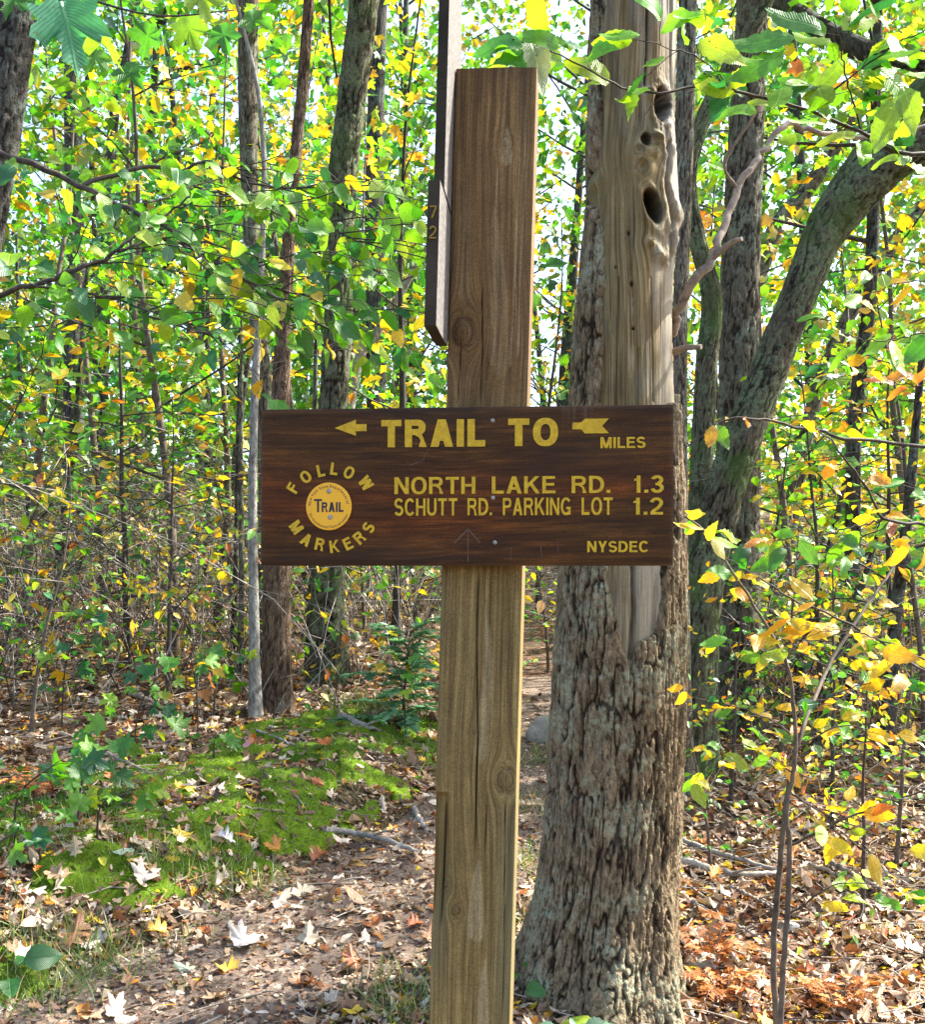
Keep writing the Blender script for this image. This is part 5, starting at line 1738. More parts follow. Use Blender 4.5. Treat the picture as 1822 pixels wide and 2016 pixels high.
# small broken twigs among the leaves
mb = MB()
for i in range(700):
    y = rng.uniform(3.5, 9.5)
    x = rng.uniform(-.46, .46) * y
    if abs(float(path_s(x, y))) < .55 and rng.random() < .8:
        continue
    a, ln = rng.uniform(0, 6.28), rng.uniform(.06, .45)
    q = np.array([[x, y, 0], [x + .5 * ln * math.cos(a), y + .5 * ln * math.sin(a), 0], [x + ln * math.cos(a + .2), y + ln * math.sin(a + .2), 0]])
    q[:, 2] = ground_z(q[:, 0], q[:, 1]) + rng.uniform(.015, .04, 3)
    tube(mb, spline(q, 5), np.linspace(rng.uniform(.002, .005), .0012, 5), 4, mat=int(rng.random() < .5), cap=False)
tag(mb.build('twig_litter', [M_DEAD, M_TWIGP]), 'small broken twigs scattered among the fallen leaves', kind='stuff')


def near_mesh(name, shape_vf, mat):
    mb = MB()
    V, Fc = shape_vf
    mb.add(V, Fc, (1, 1, 1), uv=V[:, :2], smooth=True)
    return mb.mesh(name, mat)


def dish(V, a, b, c):
    V = V.copy()
    V[:, 2] += a * np.sin(V[:, 1] * 5 + c) * .06 + b * V[:, 0] * (V[:, 1] - .4) + .05 * a * np.sin(V[:, 0] * 14 + c)
    return V


OAKD = [near_mesh('oak_leaf', (dish(v, 1 + .4 * i, .3 * i - .3, i), f), M_DRY1) for i, (v, f) in enumerate([shaped(mirrored(OAK_HALF), .5, f_, d_, c_) for f_, d_, c_ in ((.45, .1, .8), (-.3, -.2, .5), (.15, .3, 1.4))])]
MAPD = [near_mesh('maple_leaf', (dish(v, 1 + .3 * i, .3 - .4 * i, 2 + i), f), M_DRY1) for i, (v, f) in enumerate([shaped(mirrored(MAPLE_HALF), .4, f_, d_, c_) for f_, d_, c_ in ((.35, .2, .4), (-.4, -.1, -.6))])]
OVAD = [near_mesh('ovate_leaf', ovate_strip(8, .27, .12, .5, .3, .5), M_DRY1), near_mesh('ovate_leaf', ovate_strip(8, .24, .12, -.4, -.2, .3), M_DRY1)]


def orient(P, D, Nn, s):
    D = nrm(D)
    X = nrm(np.cross(D, Nn))
    Z = np.cross(X, D)
    M = Matrix.Identity(4)
    for i in range(3):
        M[i][0], M[i][1], M[i][2], M[i][3] = X[i] * s, D[i] * s, Z[i] * s, P[i]
    return M


SPECIAL = [  # px, py, size, meshes, colour, label
    (283, 1591, .15, MAPD, (.42, .10, .02), 'large red brown maple leaf lying on the moss bank'),
    (214, 1541, .14, OAKD, (.36, .12, .03), 'dark orange oak leaf at the upper edge of the moss bank'),
    (370, 1664, .12, MAPD, (.60, .42, .05), 'clear yellow maple leaf below the moss, above the grass tuft'),
    (420, 1668, .13, OAKD, (.48, .48, .52), 'pale silvery oak leaf right of the yellow maple leaf'),
    (265, 1699, .12, OVAD, (.34, .42, .32), 'pale grey green leaf left of the grass tuft'),
    (150, 1719, .13, OAKD, (.50, .38, .24), 'tan oak leaf standing on edge at the foot of the moss bank'),
    (205, 1734, .09, OVAD, (.50, .48, .04), 'small yellow green leaf at the foot of the moss bank'),
    (55, 1774, .19, MAPD, (.58, .48, .42), 'big pale pinkish leaf near the left edge'),
    (262, 1764, .17, MAPD, (.46, .39, .34), 'whitish pink maple leaf between grass tuft and path'),
    (135, 1889, .21, OAKD, (.34, .17, .08), 'big brown curled oak leaf at lower left'),
    (175, 1854, .13, MAPD, (.46, .43, .39), 'white backed maple leaf beside the lower left grass'),
    (450, 1874, .17, MAPD, (.50, .46, .42), 'white backed leaf on the path, left of the post'),
    (380, 1924, .11, MAPD, (.42, .48, .33), 'pale green maple leaf flat on the path'),
    (168, 1989, .12, OVAD, (.46, .18, .03), 'rust orange leaf at the bottom left corner of the path'),
    (395, 1854, .12, OAKD, (.24, .09, .04), 'dark red brown oak leaf at the middle of the path'),
    (612, 1714, .16, OAKD, (.30, .09, .03), 'rust brown oak leaf below the bank, left of the post'),
    (555, 1694, .11, MAPD, (.52, .22, .03), 'bright orange leaf tucked under the bank edge'),
    (690, 1710, .09, OVAD, (.60, .34, .08), 'light orange leaf on the path edge near the post'),
    (410, 1813, .15, OAKD, (.46, .33, .21), 'long tan curled leaf where grass meets path'),
    (570, 1775, .14, OAKD, (.50, .42, .30), 'pale tan oak leaf in the middle of the far path'),
    (800, 1838, .11, OAKD, (.42, .12, .04), 'red oak leaf on the path close to the post'),
    (740, 1842, .12, MAPD, (.38, .13, .04), 'red brown maple leaf a hand left of the red oak leaf'),
    (700, 1925, .13, OAKD, (.46, .16, .07), 'red oak leaf on the lower path near the post'),
    (600, 1870, .13, MAPD, (.50, .40, .28), 'wide tan maple leaf on the path centre'),
    (1401, 1748, .13, OAKD, (.50, .20, .03), 'orange oak leaf right of the hollow oak by the branch ends'),
    (1426, 1818, .14, OAKD, (.50, .17, .03), 'bright rust oak leaf right of the hollow oak'),
    (1397, 1678, .14, OAKD, (.42, .14, .03), 'rust oak leaf just above the upper fallen branch'),
    (1678, 1745, .13, OAKD, (.42, .14, .03), 'rust oak leaf between the fallen branches at right'),
    (1700, 1690, .17, OAKD, (.44, .18, .04), 'large rust coloured oak leaf below the yellow leaves at right'),
    (1450, 1690, .07, OVAD, (.34, .42, .30), 'small grey green leaf on the upper fallen branch'),
    (1455, 1672, .14, OVAD, (.34, .44, .20), 'broad pale green leaf above the upper fallen branch'),
    (1530, 1860, .14, OVAD, (.60, .58, .50), 'whitish leaf at the foot of the twin sapling'),
    (1440, 1960, .13, OAKD, (.46, .16, .03), 'orange leaf at the bottom right of the hollow oak'),
    (1520, 1965, .13, MAPD, (.42, .13, .03), 'rust leaf left of the sapling foot at the bottom edge'),
    (480, 1490, .10, OVAD, (.45, .20, .24), 'pinkish leaf on the moss below the slim sapling'),
    (640, 1490, .12, MAPD, (.50, .14, .03), 'orange leaf below the pale log'),
    (490, 1470, .12, OAKD, (.52, .18, .03), 'orange oak leaf on litter right below the slim sapling'),
    (1110, 1995, .10, OVAD, (.40, .26, .15), 'tan leaf at the foot of the hollow oak'),
]
for px, py, s, ms, c, lab in SPECIAL:
    d = ray_ground(px, py)
    p = P3(px, py, d)
    p[2] = float(ground_z(p[0], p[1])) + .022 + .03 * float(moss_field(p[0], p[1]) > .4)
    nn = nrm(terrain_normal(np.array([p[0]]), np.array([p[1]]))[0] + np.array([0, -.35, 0]) + rng.normal(size=3) * .22)
    o = bpy.data.objects.new('fallen_leaf', ms[rng.integers(0, len(ms))])
    COL.objects.link(o)
    o.matrix_world = orient(p, np.cross(nn, rng.normal(size=3)), nn, s * .82)
    o.color = (c[0], c[1], c[2], 1)
    tag(o, lab.replace(' curled', '') if len(lab.split()) > 15 else lab, 'fallen leaf', 'leaves fallen on the ground')
TONES = [('pale tan', [(.55, .44, .33), (.58, .48, .39)]), ('brown', [(.28, .15, .075), (.22, .115, .06)]), ('tan', [(.44, .29, .17), (.42, .27, .16)]), ('rust coloured', [(.42, .14, .03), (.38, .11, .03)]), ('yellow', [(.58, .42, .05), (.54, .36, .04)])]
KND = [('curled oak leaf', OAKD), ('maple leaf', MAPD), ('oval leaf', OVAD)]
MARKS = [(283, 1591, 'the red brown maple leaf on moss'), (214, 1541, 'the dark orange leaf on the bank'), (370, 1664, 'the clear yellow maple leaf'), (420, 1668, 'the silvery oak leaf'), (150, 1719, 'the tan leaf on edge'), (55, 1774, 'the big pinkish leaf at left'), (262, 1764, 'the whitish pink maple leaf'), (135, 1889, 'the big brown curled leaf'), (175, 1854, 'the white backed leaf at left'), (450, 1874, 'the white backed leaf on the path'), (380, 1924, 'the pale green maple leaf'), (168, 1989, 'the rust orange leaf at bottom left'), (395, 1854, 'the dark red brown leaf'), (612, 1714, 'the rust oak leaf below the bank'), (740, 1842, 'the red brown maple leaf on the path'), (800, 1838, 'the red oak leaf by the post'), (700, 1925, 'the red leaf on the lower path'), (600, 1870, 'the wide tan maple leaf'), (570, 1775, 'the pale tan leaf mid path'), (410, 1813, 'the long tan curled leaf'), (700, 1655, 'the exposed grey root'), (370, 1712, 'the main grass tuft'), (60, 1905, 'the lower left grass'), (820, 1980, 'the grass at the post'), (1401, 1748, 'the orange leaf by the branch ends'), (1426, 1818, 'the bright rust leaf by the oak'), (1450, 1735, 'the thickest fallen branch'), (1414, 1693, 'the upper fallen branch'), (1530, 1880, 'the twin sapling'), (1480, 1780, 'the branch left of the sapling'), (1655, 1745, 'the dark curved branch'), (1700, 1745, 'the straight brown branch at right'), (1660, 1980, 'the bottom right branch'), (1382, 1915, 'the pale stone by the oak'), (1650, 1870, 'the brown fern at right'), (1795, 1880, 'the large leaved plant at right'), (300, 2010, 'the bottom edge at left'), (520, 2010, 'the bottom edge left of centre'), (700, 2010, 'the bottom edge near the post'), (1760, 1960, 'the bottom right corner'), (60, 1600, 'the green seedling at the bank edge'), (500, 1600, 'the thin stick on the moss'), (700, 1560, 'the right end of the moss'), (1080, 1700, 'the gap between post and oak'), (1060, 1850, 'the small plant beside the post')]
PENDING = []
made = 0
while made < 240:
    py = 2030 - 520 * rng.random() ** 1.35
    px = rng.uniform(-20, 1840)
    if 850 < px < 1350 and rng.random() < .8:
        continue
    d = ray_ground(px, py)
    p = P3(px, py, d)
    if not 3.2 < d < 7.5 or moss_field(p[0], p[1]) > .45 and rng.random() < .4 or abs(float(path_s(p[0], p[1]))) < .5 and rng.random() < .55:
        continue
    tn = rng.choice(5, p=[.3, .22, .3, .11, .07])
    kd = rng.choice(3, p=[.55, .25, .2])
    c = np.array(TONES[tn][1][rng.integers(0, 2)]) * rng.uniform(.85, 1.15)
    p[2] = float(ground_z(p[0], p[1])) + rng.uniform(.014, .03) + .03 * float(moss_field(p[0], p[1]) > .45)
    nn = nrm(terrain_normal(np.array([p[0]]), np.array([p[1]]))[0] + rng.normal(size=3) * .33)
    o = bpy.data.objects.new('fallen_leaf', KND[kd][1][rng.integers(0, len(KND[kd][1]))])
    COL.objects.link(o)
    o.matrix_world = orient(p, np.cross(nn, rng.normal(size=3)), nn, rng.uniform(.065, .12))
    o.color = (c[0], c[1], c[2], 1)
    PENDING.append((o, TONES[tn][0] + ' ' + KND[kd][0], px, py))
    made += 1
named = {}
for o, look, px, py in PENDING:
    lx, ly, ln = min(MARKS, key=lambda m: (m[0] - px) ** 2 + 3.0 * (m[1] - py) ** 2)
    dx, dy = px - lx, (py - ly) * 1.7
    far_ = 'well ' if math.hypot(dx, dy) > 95 else 'just '
    side_ = far_ + (('right of ' if dx > 0 else 'left of ') if abs(dx) > abs(dy) else ('in front of ' if dy > 0 else 'behind '))
    lab = look + ' ' + side_ + ln
    if len(lab.split()) > 14:
        lab = lab.replace(' curled', '')
    if len(lab.split()) > 14:
        lab = lab.replace(far_, '')
    named.setdefault(lab, []).append(o)
for lab, os_ in named.items():
    os_.sort(key=lambda q: -q.matrix_world.to_scale()[1])
    ranks = {1: [''], 2: ['larger ', 'smaller '], 3: ['largest ', 'middle sized ', 'smallest '], 4: ['largest ', 'second largest ', 'second smallest ', 'smallest ']}.get(len(os_))
    if not ranks:
        q_ = ['largest ', 'second largest ', 'third largest ', 'third smallest ', 'second smallest ', 'smallest ']
        ranks = q_ if len(os_) == 6 else (q_[:2] + ['middle sized '] + q_[4:] if len(os_) == 5 else None)
    for i, o in enumerate(os_):
        tag(o, (ranks[i] if ranks else '') + lab, 'fallen leaf', 'leaves fallen on the ground')

# ---- fallen branches, roots, stones
def on_ground(pts, lift):
    out = []
    for px, py in pts:
        d = ray_ground(px, py)
        p = P3(px, py, d)
        p[2] = float(ground_z(p[0], p[1])) + lift
        out.append(p)
    return np.array(out)


STICKS = [
    ([(120, 1454), (210, 1495), (300, 1539)], 7, M_DEAD, 'long brown fallen stick across the top of the moss bank', 'fallen_branch'),
    ([(150, 1489), (205, 1510), (270, 1538)], 4, M_TWIGP, 'thin pale stick just below the long stick on the bank', 'fallen_branch'),
    ([(255, 1372), (300, 1392), (352, 1428)], 9, M_DEAD, 'grey brown branch lying left of the slim sapling', 'fallen_branch'),
    ([(505, 1449), (540, 1462), (578, 1478)], 5, M_TWIGP, 'short stick on the leaves below the slim sapling', 'fallen_branch'),
    ([(672, 1420), (710, 1438), (748, 1453)], 15, M_TWIGP, 'pale grey log end lying right of the rough barked tree', 'fallen_log'),
    ([(640, 1648), (690, 1655), (745, 1664), (825, 1692)], 12, M_TWIGP, 'exposed grey root crossing the edge of the path', 'root'),
    ([(816, 1603), (826, 1628), (842, 1650)], 9, M_TWIGP, 'short upright stub of root left of the post', 'root'),
    ([(465, 1600), (510, 1607), (560, 1612)], 4, M_DEAD, 'thin dark stick lying on the middle of the moss', 'fallen_branch'),
    ([(1345, 1668), (1414, 1693), (1465, 1709), (1530, 1727)], 10, M_TWIGP, 'upper fallen branch reaching right from the hollow oak', 'fallen_branch'),
    ([(1345, 1710), (1404, 1725), (1452, 1737), (1530, 1735)], 14, M_TWIGP, 'thickest fallen branch right of the hollow oak', 'fallen_branch'),
    ([(1439, 1759), (1480, 1780), (1530, 1808)], 8, M_DEAD, 'fallen branch below the thickest one, left of the sapling', 'fallen_branch'),
    ([(1597, 1716), (1655, 1745), (1722, 1808)], 8, M_DEAD, 'dark curved fallen branch right of the sapling', 'fallen_branch'),
    ([(1632, 1709), (1690, 1742), (1755, 1779)], 10, M_DEAD, 'straight brown fallen branch nearest the right edge', 'fallen_branch'),
    ([(1600, 1935), (1645, 1969), (1715, 2016)], 13, M_DEAD, 'thick dark branch in the bottom right corner', 'fallen_branch'),
    ([(1360, 1790), (1450, 1835), (1520, 1880)], 6, M_TWIGP, 'thin pale stick through the rust leaves by the oak', 'fallen_branch'),
    ([(230, 1930), (280, 1905), (300, 1890)], 5, M_DEAD, 'small forked twig by the big brown leaf', 'fallen_branch'),
]
for pts, w, mat, lab, nm in STICKS:
    P = on_ground(pts, 0.034)
    d = P[:, 1].mean()
    n = 26
    S = spline(P, n)
    S[:, 2] = np.maximum(S[:, 2], ground_z(S[:, 0], S[:, 1]) + .022 + .3 * w / 2 * d / F)
    w = w * 1.2
    S += rng.normal(size=(n, 3)) * .003
    mb = MB()
    tube(mb, S, np.linspace(w / 2, w / 2 * .6, n) * d / F, 8)
    q = S[15]
    tube(mb, spline([q, q + np.array([.05, -.05, .03]), q + np.array([.12, -.08, .05])], 6), np.linspace(w * .2, w * .08, 6) * d / F, 5)
    tag(mb.build(nm, mat), lab, nm.replace('_', ' '))


def stone(px, py, wpx, hpx, label, col, seed):
    d = ray_ground(px, py)
    c = P3(px, py, d)
    c[2] = float(ground_z(c[0], c[1]))
    a, b_ = np.meshgrid(np.linspace(0, 2 * math.pi, 40, endpoint=False), np.linspace(-.5, .5, 22) * math.pi)
    dirs = np.stack([np.cos(a) * np.cos(b_), np.sin(a) * np.cos(b_), np.sin(b_)], -1)
    r = 0.8 + 0.5 * (fbm(dirs[..., 0] * 1.3 + seed, dirs[..., 1] * 1.3, dirs[..., 2] * 1.3, 401, 3))
    q = dirs * r[..., None]
    q = q + 0.10 * (fbm(dirs[..., 0] * 4, dirs[..., 1] * 4, dirs[..., 2] * 4 + seed, 402, 3) - 0.5)[..., None] * dirs
    V = q * np.array([wpx * d / F / 2, wpx * d / F / 2.4, hpx * d / F / 2]) + c + np.array([0, .03, hpx * d / F * .2])
    m, nt, out = new_mat('stone')
    oc = N(nt, 'ShaderNodeTexCoord').outputs['Object']
    n1 = noise(nt, oc, 30, 6, .7)
    n2 = noise(nt, oc, 5, 3, .6)
    cc = mix(nt, 1.0, col, ramp(nt, n1, [(.3, .6), (.7, 1.3)]), 'MULTIPLY')
    cc = mix(nt, ramp(nt, n2, [(.55, 0.0), (.65, .5)]), cc, (.22, .26, .17))
    principled(nt, out, cc, .9, .2, n1, .01, .7)
    mb = MB()
    mb.add(V, grid_faces(40, 22, True), col)
    tag(mb.build('stone', m), label, 'stone')


stone(1072, 1462, 62, 70, 'tan boulder beside the path between post and hollow oak', (.34, .29, .23), 3)
stone(1382, 1915, 62, 48, 'pale stone at the right foot of the hollow oak', (.42, .39, .35), 7)
stone(1555, 1835, 46, 22, 'small flat white stone by the twin sapling', (.5, .48, .44), 11)

# ================================================================== near plants, twig by twig and leaf by leaf
BEECH = [near_mesh('beech_leaf', (dish(v, .8 + .5 * i, .25 - .25 * i, i * 1.7), f), M_NEAR) for i, (v, f) in enumerate([ovate_strip(12, .28, .13, fo, dr, cu) for fo, dr, cu in ((.18, .15, .0), (.35, .35, .2), (-.12, .05, .3))])]
MAPL = [near_mesh('maple_leaf', (dish(v, .8 + .4 * i, .2 - .2 * i, i * 2.1), f), M_NEAR) for i, (v, f) in enumerate([shaped(mirrored(MAPLE_HALF), .4, fo, dr, cu) for fo, dr, cu in ((.2, .2, 0), (.35, .45, .3), (-.15, .1, .2))])]
ROUND = [near_mesh('round_leaf', (dish(v, .8 + .4 * i, .2 - .2 * i, i * 1.3), f), M_NEAR) for i, (v, f) in enumerate([ovate_strip(8, .36, .05, fo, dr, cu, .4) for fo, dr, cu in ((.2, .2, 0), (.4, .4, .2))])]


def add_leaf(parent, origin, meshes, P, D, Nn, s, c):
    o = bpy.data.objects.new('leaf', meshes[rng.integers(0, len(meshes))])
    COL.objects.link(o)
    o.parent = parent
    o.matrix_local = orient(np.asarray(P) - origin, D, Nn, s)
    o.color = (float(c[0]), float(c[1]), float(c[2]), 1)
    return o


def leafy(parent, origin, mbT, pts, r0, meshes, wts, size, step, tl, sag=-.25, tilt=.5, start=.15, droop=-.04, per=3, twig_spread=.85, bare=0.0, limit=300, face=0.35):
    """side twigs with single leaves on a limb whose line is pts; the leaves are parts"""
    T, Lv = [], []
    twigs_and_leaves(rng, pts, r0, T, Lv, step, tl, twig_spread, droop, tl / per, start, True, 1)
    for p, r, ns in T:
        tube(mbT, p, r, 4, cap=False)
    cnt = 0
    for p, d in Lv:
        if rng.random() < bare or cnt >= limit:
            continue
        dd = nrm(d + rng.normal(size=3) * .35 + np.array([0, 0, sag]))
        tip = p + dd * size * .7
        if 1225 < 911 + tip[0] / tip[1] * F < 1350 and HZ - (tip[2] - EYE) / tip[1] * F > 168 and tip[1] < 3.4:
            continue
        nn = nrm(UP * .8 + np.array([0, -face * 1.6, 0]) + rng.normal(size=3) * tilt)
        c = blend_pal(wts, 1, rng)[0]
        add_leaf(parent, origin, meshes, p, dd, nn, size * rng.uniform(.65, 1.2), c)
        cnt += 1
    return cnt


def limb_line(rows_, n=30, wob=0.004):
    P = np.array([P3(*r) for r in rows_])
    S = spline(P, n)
    return S + rng.normal(size=(n, 3)) * wob


# ---- left: a shrub whose limbs reach in from the left edge
sb = root_at(P3(-260, 1500, 4.9))
shrub = empty('overhanging_shrub', sb, 'dark limbed shrub reaching in from the left edge with green leaves', 'shrub')
L1 = limb_line([(-60, 285, 4.5), (80, 332, 4.5), (160, 367, 4.5), (250, 410, 4.5), (310, 442, 4.4), (400, 502, 4.4), (480, 547, 4.3), (560, 592, 4.2), (650, 650, 4.2)])
L2 = limb_line([(160, 367, 4.5), (220, 346, 4.55), (300, 330, 4.6), (350, 338, 4.6), (400, 320, 4.6), (440, 334, 4.6), (480, 352, 4.6), (560, 372, 4.6), (760, 360, 4.6)])
L3 = limb_line([(-60, 600, 4.2), (60, 562, 4.2), (160, 526, 4.2), (210, 508, 4.2), (260, 470, 4.2), (330, 420, 4.3), (400, 372, 4.3)])
L4 = limb_line([(210, 510, 4.2), (300, 470, 4.3), (400, 500, 4.4), (520, 560, 4.4), (640, 590, 4.4), (760, 640, 4.4)])
L5 = limb_line([(60, 562, 4.2), (150, 575, 4.1), (260, 600, 4.1), (370, 650, 4.0), (420, 690, 4.0)])
L6 = limb_line([(340, 338, 4.6), (410, 378, 4.5), (500, 385, 4.5), (600, 430, 4.4), (720, 480, 4.4)])
stem = spline([sb - np.array([0, 0, .05]), P3(-240, 900, 4.7), P3(-150, 420, 4.6), P3(-60, 285, 4.5)], 20)
stem2 = spline([sb + np.array([.05, 0, -.05]), P3(-220, 1000, 4.5), P3(-140, 650, 4.3), P3(-60, 600, 4.2)], 20)
mb = MB()
tube(mb, stem, np.linspace(.03, .014, 20), 8)
tube(mb, stem2, np.linspace(.025, .011, 20), 8)
mb.build('stem', M_TWIG, shrub, sb)
for P, r0, r1 in ((L1, .0135, .004), (L2, .010, .003), (L3, .011, .003), (L4, .006, .002), (L5, .005, .002), (L6, .006, .002)):
    mb = MB()
    tube(mb, P, np.linspace(r0, r1, len(P)), 7)
    br = mb.build('limb', M_TWIG, shrub, sb)
    mb = MB()
    # long bare twigs sweeping to the lower right
    for k in range(9):
        i = rng.integers(6, len(P) - 1)
        e = P[i] + np.array([rng.uniform(.25, .75), rng.uniform(-.2, .2), rng.uniform(-.42, .06)])
        c = (P[i] + e) / 2 + np.array([0, 0, rng.uniform(.02, .12)])
        q = spline([P[i], c, e], 9) + rng.normal(size=(9, 3)) * .006
        tube(mb, q, np.linspace(.0032, .001, 9), 4, cap=False)
        leafy(br, sb, mb, q, .002, ROUND if rng.random() < .65 else BEECH, (6, 4, .9, 0), .085, .11, .13, -.45, .55, .3, -.05, 2, bare=.45)
    leafy(br, sb, mb, P, .003, ROUND, (7, 4, .5, 0), .092, .075, .22, -.4, .55, .08, -.05, 3, bare=.22, face=.5)
    mb.build('twigs', M_TWIG, br, sb)

# ---- top left: one maple leaf close to the lens on a twig from above
tb = P3(60, -120, 1.35)
mapleb = empty('maple_branch', tb, 'maple twig hanging in at the top left with one big blue green leaf', 'branch')
mb = MB()
tube(mb, spline([P3(-120, -160, 1.5), P3(30, -90, 1.38), P3(120, -60, 1.32), P3(400, -90, 1.6)], 14), np.linspace(.004, .002, 14), 6)
tube(mb, spline([P3(60, -82, 1.36), P3(95, -40, 1.33), P3(110, -8, 1.31)], 7), np.linspace(.0012, .0008, 7), 5)
mb.build('twig', M_TWIG, mapleb, tb)
add_leaf(mapleb, tb, [MAPL[0]], P3(112, -14, 1.30), (.030, -.01, -.09), (.30, -.85, .35), .092, (.05, .26, .13))
add_leaf(mapleb, tb, [MAPL[1]], P3(165, -20, 1.34), (.012, .02, -.09), (-.75, -.6, .3), .090, (.15, .30, .02))
add_leaf(mapleb, tb, [MAPL[2]], P3(20, -45, 1.34), (.05, .0, -.03), (.1, -.6, .75), .060, (.22, .34, .02))
mb2 = MB()
tube(mb2, spline([P3(-80, -90, 2.6), P3(120, -20, 2.5), P3(300, 30, 2.4), P3(460, 20, 2.4)], 14), np.linspace(.004, .0015, 14), 6)
tube(mb2, spline([P3(120, -20, 2.5), P3(180, 60, 2.45), P3(230, 110, 2.4)], 8), np.linspace(.002, .001, 8), 5)
br_ = mb2.build('limb', M_TWIG, mapleb, tb)
for px_, py_, dx_, dz_, s_, c_ in [(470, 20, .06, -.03, .085, (.08, .26, .02)), (430, 35, .02, -.08, .08, (.05, .22, .03)), (360, 25, .03, -.08, .085, (.16, .34, .02)), (300, 40, -.03, -.08, .08, (.06, .24, .02)), (235, 115, .05, -.06, .085, (.05, .22, .02)), (200, 85, -.04, -.08, .08, (.10, .30, .02)), (165, 45, .02, -.07, .07, (.07, .25, .02)), (100, -10, -.02, -.08, .085, (.06, .24, .03)), (40, -30, -.03, -.08, .085, (.05, .20, .02)), (400, -10, .02, .05, .08, (.2, .36, .02))]:
    add_leaf(br_, tb, MAPL, P3(px_, py_, 2.45), (dx_, rng.uniform(-.02, .02), dz_), nrm(np.array([rng.uniform(-.4, .4), -.75, .5])), s_, c_)
add_leaf(mapleb, tb, [MAPL[0]], P3(385, -40, 1.7), (.02, .0, -.06), (.2, -.8, .5), .065, (.20, .36, .02))

# ---- top right: beech branch across the hollow oak
bb = P3(1990, 380, 3.3)
beech = empty('beech_branch', bb, 'green beech branch crossing in front of the hollow oak at top right', 'branch')
B1 = limb_line([(1990, 380, 3.3), (1840, 312, 3.15), (1770, 300, 3.1), (1700, 262, 3.05), (1600, 222, 3.0), (1500, 192, 2.95), (1440, 176, 2.9), (1380, 170, 2.9), (1300, 182, 2.85), (1240, 176, 2.85), (1180, 150, 2.8), (1110, 112, 2.8), (1010, 78, 2.75)], 40, .002)
B2 = limb_line([(1700, 262, 3.05), (1680, 200, 3.0), (1664, 140, 2.9), (1660, 90, 2.85), (1640, 40, 2.8)], 20, .002)
B3 = limb_line([(1600, 222, 3.0), (1640, 180, 2.9), (1720, 120, 2.85), (1800, 70, 2.8), (1880, 40, 2.8)], 20, .002)
B4 = limb_line([(1440, 176, 2.9), (1400, 130, 2.8), (1340, 100, 2.75), (1260, 80, 2.7)], 16, .002)
for P, r0, r1, st, tl, dens in ((B1, .0062, .0016, .085, .12, .0), (B2, .003, .0012, .06, .13, 0), (B3, .003, .0012, .055, .15, 0), (B4, .0022, .001, .06, .11, 0)):
    mb = MB()
    tube(mb, P, np.linspace(r0, r1, len(P)), 7)
    br = mb.build('limb', M_TWIG, beech, bb)
    mb = MB()
    leafy(br, bb, mb, P, .0022, BEECH, (3, 8, .25, 0), .108, st * .8, tl, -.06, .4, .1, .01, 2.4, .75, bare=.0, face=.7)
    mb.build('twigs', M_TWIG, br, bb)
for px, py, d, dx, dz, s, c in [(1030, 88, 2.75, -.10, .00, .11, (.05, .2, .03)), (1060, 100, 2.75, -.09, -.03, .12, (.06, .24, .03)), (1040, 70, 2.75, .02, -.06, .13, (.30, .36, .25)), (1100, 96, 2.7, -.05, .03, .10, (.10, .28, .02)), (1240, 168, 2.8, .01, -.06, .075, (.16, .34, .02)), (1660, 60, 2.8, .06, .04, .12, (.30, .44, .04)), (1560, 90, 2.8, -.08, .02, .14, (.07, .24, .02)), (1540, 120, 2.8, -.08, -.02, .13, (.09, .28, .02)), (1610, 70, 2.8, -.06, .05, .13, (.06, .2, .02)), (1720, 150, 2.8, .08, -.03, .13, (.14, .34, .02)), (1760, 200, 2.8, -.03, -.09, .12, (.20, .36, .02)), (1780, 170, 2.8, .02, -.09, .11, (.22, .38, .02))]:
    add_leaf(beech, bb, BEECH, P3(px, py, d), (dx, rng.uniform(-.03, .03), dz), nrm(np.array([rng.uniform(-.3, .3), -.85, .45])), s * 1.1, c)

